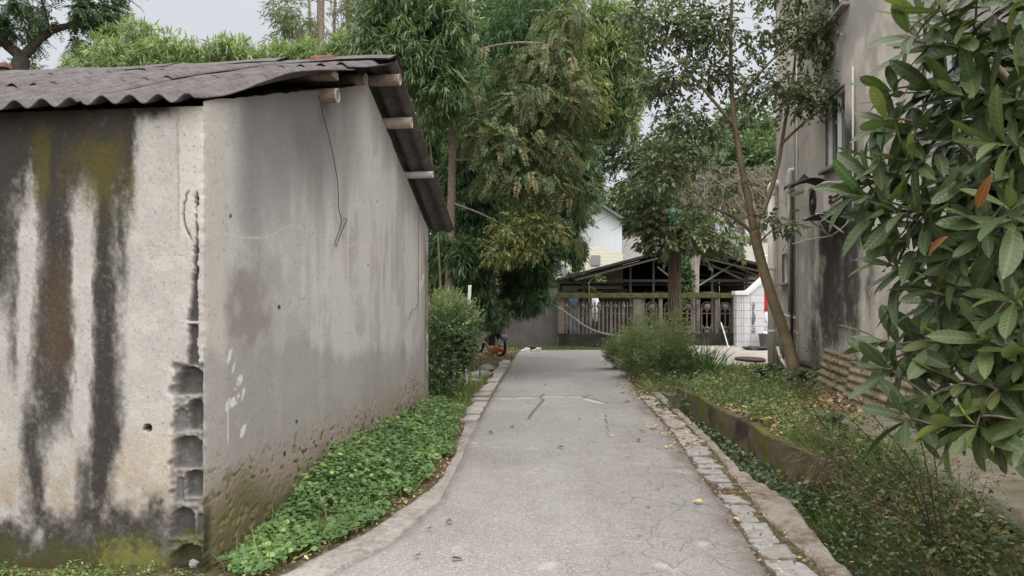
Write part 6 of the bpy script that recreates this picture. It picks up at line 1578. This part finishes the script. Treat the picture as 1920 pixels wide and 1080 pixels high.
# ------------------------------------------------------------------ small things on and beside the lane
def skin_body(name, verts, edges, radii, mat, parent=None, sub=2, colfn=None, root=0):
    me = bpy.data.meshes.new(name); me.from_pydata([tuple(map(float, v)) for v in verts], edges, [])
    o = link(name, me, mat, parent)
    md = o.modifiers.new('skin', 'SKIN'); md.use_smooth_shade = True
    for i, r in enumerate(radii):
        sv = me.skin_vertices[0].data[i]; sv.radius = (r, r) if np.isscalar(r) else r; sv.use_root = (i == root)
    o.modifiers.new('sub', 'SUBSURF').levels = sub; o.modifiers['sub'].render_levels = sub
    return o
# hen: faces left, tail to the right
hb = P(925, 669, 20.4); hb[2] = .02
hen = empty('hen', hb, 'brown hen with pale neck walking beside the motorcycle wheel', 'hen')
n = NT('hen_feathers'); sx = n.node('ShaderNodeSeparateXYZ', None, {0: n.obj()})
t = n.math('ADD', n.math('MULTIPLY', n.math('SUBTRACT', sx.outputs[0], float(hb[0])), 2.4), n.math('MULTIPLY', n.noise(18, 4, .7), .35))
cc = n.ramp(n.math('ADD', t, .36), [(.0, (.30, .21, .12)), (.36, (.36, .26, .15)), (.56, (.30, .115, .045)), (1, (.22, .075, .03))])
bl_ = n.ramp(n.math('ADD', n.math('MULTIPLY', n.math('SUBTRACT', sx.outputs[2], .10), 8.0), n.math('MULTIPLY', n.noise(20, 3, .6), .4)), [(.3, 1.0), (.6, 0.0)])
cc = n.mix(n.math('MULTIPLY', bl_, .6), cc, (.42, .33, .22))
M_hen = n.done(n.princ(cc, .85, n.bump(n.noise(60, 4, .7), .6, .01), 0, .15))
V = [(.02, 0, .22), (-.08, 0, .235), (-.145, 0, .29), (-.175, 0, .36), (-.19, 0, .405), (.12, 0, .235), (.20, 0, .22), (.285, .0, .185), (-.23, 0, .40), (.03, .045, .13), (.02, .05, .07), (.03, -.045, .13), (.05, -.05, .07)]
V = [hb+np.array(v)*[1, 1, 1] for v in V]
skin_body('body', V, [(0, 1), (1, 2), (2, 3), (3, 4), (0, 5), (5, 6), (6, 7), (4, 8), (0, 9), (9, 10), (0, 11), (11, 12)],
          [(.10, .115), (.085, .10), (.05, .05), (.032, .032), (.034, .034), (.075, .085), (.045, .045), (.02, .035), (.007, .007), (.03, .03), (.012, .012), (.03, .03), (.012, .012)], M_hen, hen)
M_red = simple('comb_red', (.45, .03, .03), .6, .1); M_leg = simple('yellow_leg', (.38, .27, .09), .7, .2)
mb = MB(); mb.prism([hb+np.array(p) for p in ((-.215, -.006, .43), (-.205, -.006, .455), (-.195, -.006, .437), (-.182, -.006, .462), (-.172, -.006, .438), (-.16, -.006, .45), (-.162, -.006, .42))], (0, .012, 0)); mb.build('comb', M_red, hen)
mb = MB(); mb.prism([hb+np.array(p) for p in ((-.218, -.005, .385), (-.207, -.005, .385), (-.205, -.005, .355), (-.215, -.005, .35))], (0, .01, 0)); mb.build('wattle', M_red, hen)
mb = MB(); mb.lathe(hb+np.array((-.222, 0, .402)), [(.011, 0), (.009, .014), (.001, .032)], 7, (-1, 0, -.15)); mb.build('beak', M_leg, hen)
for y_ in (-.028, .028):
    mb = MB(); mb.lathe(hb+np.array((-.198, y_*1.05, .412)), [(.006, 0), (.001, .003)], 8, (0, np.sign(y_), 0)); mb.build('eye', M_black, hen)
for dx, y_ in ((.02, .05), (.05, -.05)):
    mb = MB(); a = hb+np.array((dx, y_, .09)); b = hb+np.array((dx-.015, y_, .012)); mb.tube([a, b], .008, 6)
    for an in (-.6, 0, .6, 3.14): mb.tube([b, b+np.array((-math.cos(an)*.05, math.sin(an)*.05, -.008))], [.007, .003], 5)
    mb.build('leg', M_leg, hen)
# motorcycle, mostly lost in the bamboo shadow
h_ = nrmz(np.array([.50, -.87, 0])); s_ = np.array([.87, .50, 0]); mc = P(938, 668, 20.9); mc[2] = .03
moto = empty('motorcycle', mc, 'dark motorcycle parked under the bamboo with its front wheel towards the lane', 'motorcycle')
M_body = simple('dark_motor_paint', (.022, .02, .022), .35, .2, 9, bump=.05, spec=.5); M_cover = simple('black_cover', (.012, .012, .013), .5, .4, 9, bump=.8)
def wheel(c, r):
    mb = MB(); a_ = np.linspace(0, 2*math.pi, 29)
    prof = [(r-.055, -.03), (r-.02, -.045), (r, -.02), (r, .02), (r-.02, .045), (r-.055, .03)]
    G = np.array([[c + (h_*math.cos(t)+UP*math.sin(t))*q + s_*o for q, o in prof] for t in a_]); mb.grid(G); w_ = mb.build('wheel', M_black, moto, smooth=True)
    mb = MB(); G = np.array([[c + (h_*math.cos(t)+UP*math.sin(t))*q + s_*o for q, o in ((r-.045, -.028), (r-.075, -.022), (r-.075, .022), (r-.045, .028))] for t in a_]); mb.grid(G)
    for k in range(6):
        t = k*math.pi/3; d_ = h_*math.cos(t)+UP*math.sin(t); mb.tube([c, c+d_*(r-.06)], .022, 6)
    mb.lathe(c-s_*.05, [(.05, 0), (.06, .02), (.06, .08), (.05, .10)], 12, s_); mb.build('rim', M_metal, w_)
fw = mc+UP*.30; rw = fw-h_*1.25; wheel(fw, .30); wheel(rw, .29)
mb = MB()
for sg in (-.085, .085): mb.tube([fw+s_*sg, fw+s_*sg-h_*.28+UP*.62], .024, 8)
mb.build('fork', M_metal, moto)
mb = MB(); G = np.array([[fw+(h_*math.cos(t)+UP*math.sin(t))*.335+s_*o for o in (-.07, -.03, .03, .07)] for t in np.linspace(.5, 2.7, 12)]); mb.grid(G); mb.grid((G-UP*.008)[::-1]); mb.build('fender', M_body, moto, smooth=True)
hd = fw-h_*.24+UP*.66
mb = MB(); mb.lathe(hd+h_*.02, [(.03, -.08), (.09, -.04), (.10, .04), (.095, .06)], 14, h_); hl = mb.build('headlight', M_body, moto, smooth=True)
mb = MB(); mb.lathe(hd+h_*.082, [(.088, 0), (.07, .012), (.02, .02)], 14, h_); mb.build('lens', M_metal, hl)
mb = MB(); mb.tube(smooth([hd+s_*.36-h_*.16+UP*.10, hd+s_*.2-h_*.04+UP*.12, hd+UP*.10, hd-s_*.2-h_*.04+UP*.12, hd-s_*.36-h_*.16+UP*.10]), .014, 6); mb.build('handlebar', M_black, moto)
for sg in (-1, 1):
    mb = MB(); a = hd+s_*sg*.24-h_*.05+UP*.13; b = a+s_*sg*.06+UP*.15; mb.tube([a, b], .006, 5); mb.lathe(b-h_*.01, [(.02, 0), (.055, .01), (.055, .02), (.01, .03)], 10, h_); mb.build('mirror', M_black, moto)
bc = fw-h_*.62+UP*.30
V = [fw-h_*.30+UP*.42, fw-h_*.42+UP*.50, fw-h_*.62+UP*.46, fw-h_*.85+UP*.44, fw-h_*1.2+UP*.50, fw-h_*1.5+UP*.55]
skin_body('body', V, [(i, i+1) for i in range(5)], [.08, .14, .15, .13, .12, .06], M_body, moto, 2)
mb = MB(); mb.box(fw-h_*.60+UP*.12, (.34, .22, .30), [h_, s_, UP], .04); mb.build('engine', M_darkmet, moto)
V = [fw-h_*.72+UP*.60, fw-h_*.95+UP*.60, fw-h_*1.25+UP*.64, fw-h_*1.45+UP*.66]
skin_body('seat', V, [(0, 1), (1, 2), (2, 3)], [(.09, .05), (.12, .06), (.12, .055), (.09, .04)], M_black, moto, 2)
lump('apron', fw-h_*.20+UP*.44, (.17, .20, .30), M_cover, None, None, 18, .3, 9, moto)
mb = MB(); mb.tube([fw-h_*.6-s_*.12+UP*.05, fw-h_*1.0-s_*.16+UP*.08, fw-h_*1.5-s_*.17+UP*.14], [.02, .035, .04], 8); mb.build('exhaust', M_metal, moto)
# shoes at the end of the lane
def shoe(px, py, d, ang, mat, lab, tip=0.0):
    b = P(px, py, d); b[2] = .0 + (.06 if tip else 0); ca, sa = math.cos(ang), math.sin(ang); f = np.array([ca, sa, 0]); r = np.array([-sa, ca, 0])
    root = empty('shoe', b, lab, 'shoe', 'shoes left at the end of the lane'); mb = MB(); out = []
    for t in np.linspace(0, 1, 11):
        w_ = .036+.014*math.sin(min(1, t*1.25)*math.pi*.9)+.006*t; w_ *= min(1, (1-t)*6+.35)*min(1, t*6+.6); out.append((t*.28-.14, w_))
    for z in (0, .028):
        pass
    ring = [(x, w_) for x, w_ in out]+[(x, -w_) for x, w_ in out[::-1]]
    mb.prism([b+f*x+r*y for x, y in ring], UP*.026); mb.build('sole', M_white, root, bevel=.006)
    G = []
    for x, w_ in out:
        t = (x+.14)/.28; hgt = .085*(1-sm(.30, .72, t))+.042*sm(.2, .5, t)*(1-.55*sm(.8, 1, t))+.012
        G.append([b+f*x+r*(w_*.96*math.cos(a))*(1 if True else 0)+UP*(.026+hgt*max(0, math.sin(a))**.7) for a in np.linspace(0, math.pi, 9)])
    G = np.array(G); mb = MB(); mb.grid(G)
    mb.add(G[0], [tuple(range(9))]); mb.add(G[-1], [tuple(range(9))]); up_ = mb.build('upper', mat, root, smooth=True)
    mb = MB(); mb.lathe(b-f*.075+UP*.088, [(.026, 0), (.036, .012), (.028, .018), (.012, -.01)], 14); mb.build('collar', M_concl if mat is not M_black else M_black, up_)
    return root
shoe(985, 659, 23.0, math.pi+.15, M_white, 'bright white trainer, left one of the pair at the lane end')
shoe(1006, 658.5, 23.1, math.pi-.1, M_pvc, 'greyer white trainer, right one of the pair at the lane end')
shoe(996, 656, 23.6, math.pi*.8, M_black, 'black shoe standing behind the two white trainers', .0)
# white post, pale post and dry frond by the hedge
p0 = P(873, 645, 13.6); p1 = P(881, 535, 13.4); p0[2] = 0
mb = MB(); u_ = nrmz(p1-p0); ax_ = np.cross(u_, [0, 1, 0]); mb.box((p0+p1)/2, (.055, .04, np.linalg.norm(p1-p0)), [nrmz(ax_), nrmz(np.cross(u_, ax_)), u_], .004)
tag(mb.build('pole', M_white), 'thin white pole leaning up out of the hedge shrub', 'pole')
p0 = P(949, 668, 21.6); mb = MB(); mb.tube([np.array([p0[0], p0[1], 0]), P(947, 612, 21.6)], .05, 8); tag(mb.build('post', M_concl), 'short pale post just behind the motorcycle front wheel', 'post')
fr = plant('dry_frond', P(948, 570, 18.5), 'dry brown palm sheath hanging from the bamboo above the motorcycle', 'dry frond'); n = 26
B = np.repeat(P(947, 570, 18.5)[None], n, 0)+rng.normal(size=(n, 3))*.025
leaves('blades', T_BAMBOO, B, np.array([.10, 0, -1.0])+rng.normal(size=(n, 3))*.07, rand_unit(n), rng.uniform(.4, .75, n), np.full(n, .03), rng.random(n)*.6, leafmat('brown_frond', [(0, (.20, .10, .05)), (1, (.30, .17, .09))], .2, .7), fr)
# rubble by the far kerb
for k, (px, py, d, r) in enumerate(((893, 700, 15.2, .17), (905, 692, 15.8, .14), (912, 683, 17.0, .15), (890, 712, 14.3, .11))):
    b = P(px, py, d); b[2] = .05
    lump('rubble_stone', b, (r*1.3, r, r*.6), M_stone, 'pale rubble stone %s among weeds beside the kerb blocks' % ['large', 'middle-sized', 'farthest', 'nearest and smallest'][k], 'stone', 12, .3, 20+k)
# single leaves lying on the road
spots = [(1318, 947, 'yellow'), (1373, 977, 'yellow brown'), (1145, 819, 'ochre'), (1211, 811, 'orange brown'), (1283, 849, 'brown'), (1253, 826, 'brown'), (1088, 787, 'dark'), (1195, 827, 'dark'), (961, 801, 'dark'), (1020, 724, 'dark'), (848, 981, 'dark'), (811, 996, 'black'), (845, 1054, 'dark'), (790, 1048, 'black'),
         (1256, 818, 'orange'), (1240, 810, 'tan'), (1057, 842, 'dark'), (966, 714, 'brown'), (1000, 690, 'dark'), (1117, 708, 'brown'), (1140, 726, 'tan'), (915, 813, 'dark'), (993, 755, 'brown'), (735, 950, 'dark'), (1180, 735, 'orange')]
words = ['in the middle of the lane', 'near the right kerb stones', 'near the left edge of the lane', 'far along the lane']
for k, (px, py, colw) in enumerate(spots):
    x, y = g2(px, py); u = (x-xl(y))/(xr(y)-xl(y)); tint = {'yellow': .97, 'yellow brown': .8, 'ochre': .75, 'orange': .6, 'orange brown': .5, 'tan': .7, 'brown': .3, 'dark': .05, 'black': .0}[colw]
    sz = rng.uniform(.055, .085)*(1 if colw not in ('black',) else .6)
    o_ = leaves('fallen_leaf', T_OVATE, np.array([[x, y, .022]]), np.array([[rng.normal(), rng.normal(), .05]]), np.array([[0, -.1, 1.0]])+rng.normal(size=(1, 3))*.2, np.array([sz]), np.array([sz*.55]), np.array([tint]), L_dry, bend=np.array([1.6]))
    where = 'by the right kerb' if u > .75 else 'by the left edge' if u < .25 else 'mid lane'
    dist = 'near the camera' if y < 6 else 'halfway along' if y < 11 else 'by the cracked joint' if y < 13.5 else 'at the far end'
    tag(o_, '%s fallen leaf %s %s, %s leaf from the camera' % (colw, where, dist, ORD[sorted(range(len(spots)), key=lambda i: -spots[i][1]).index(k)]), 'fallen leaf', 'fallen leaves scattered on the lane')
M_scrap = simple('dirty_white_scrap', (.22, .21, .20), .8, .3, 30)
# scraps of white rubbish at the shed corner
for px, py, r, lab in ((511, 1058, .018, 'small white scrap on the dirt below the verge leaves'), (362, 1060, .03, 'torn grey white scrap in the lowest broken cavity')):
    d = 4.62 if px > 450 else 4.58 if px < 380 else 4.5; b = P(px, py, d); b[2] = max(b[2], -.03)+.01
    lump('litter_scrap', b, (r, r*.6, r*.8), M_scrap, lab, 'scrap', 10, .5, int(px))
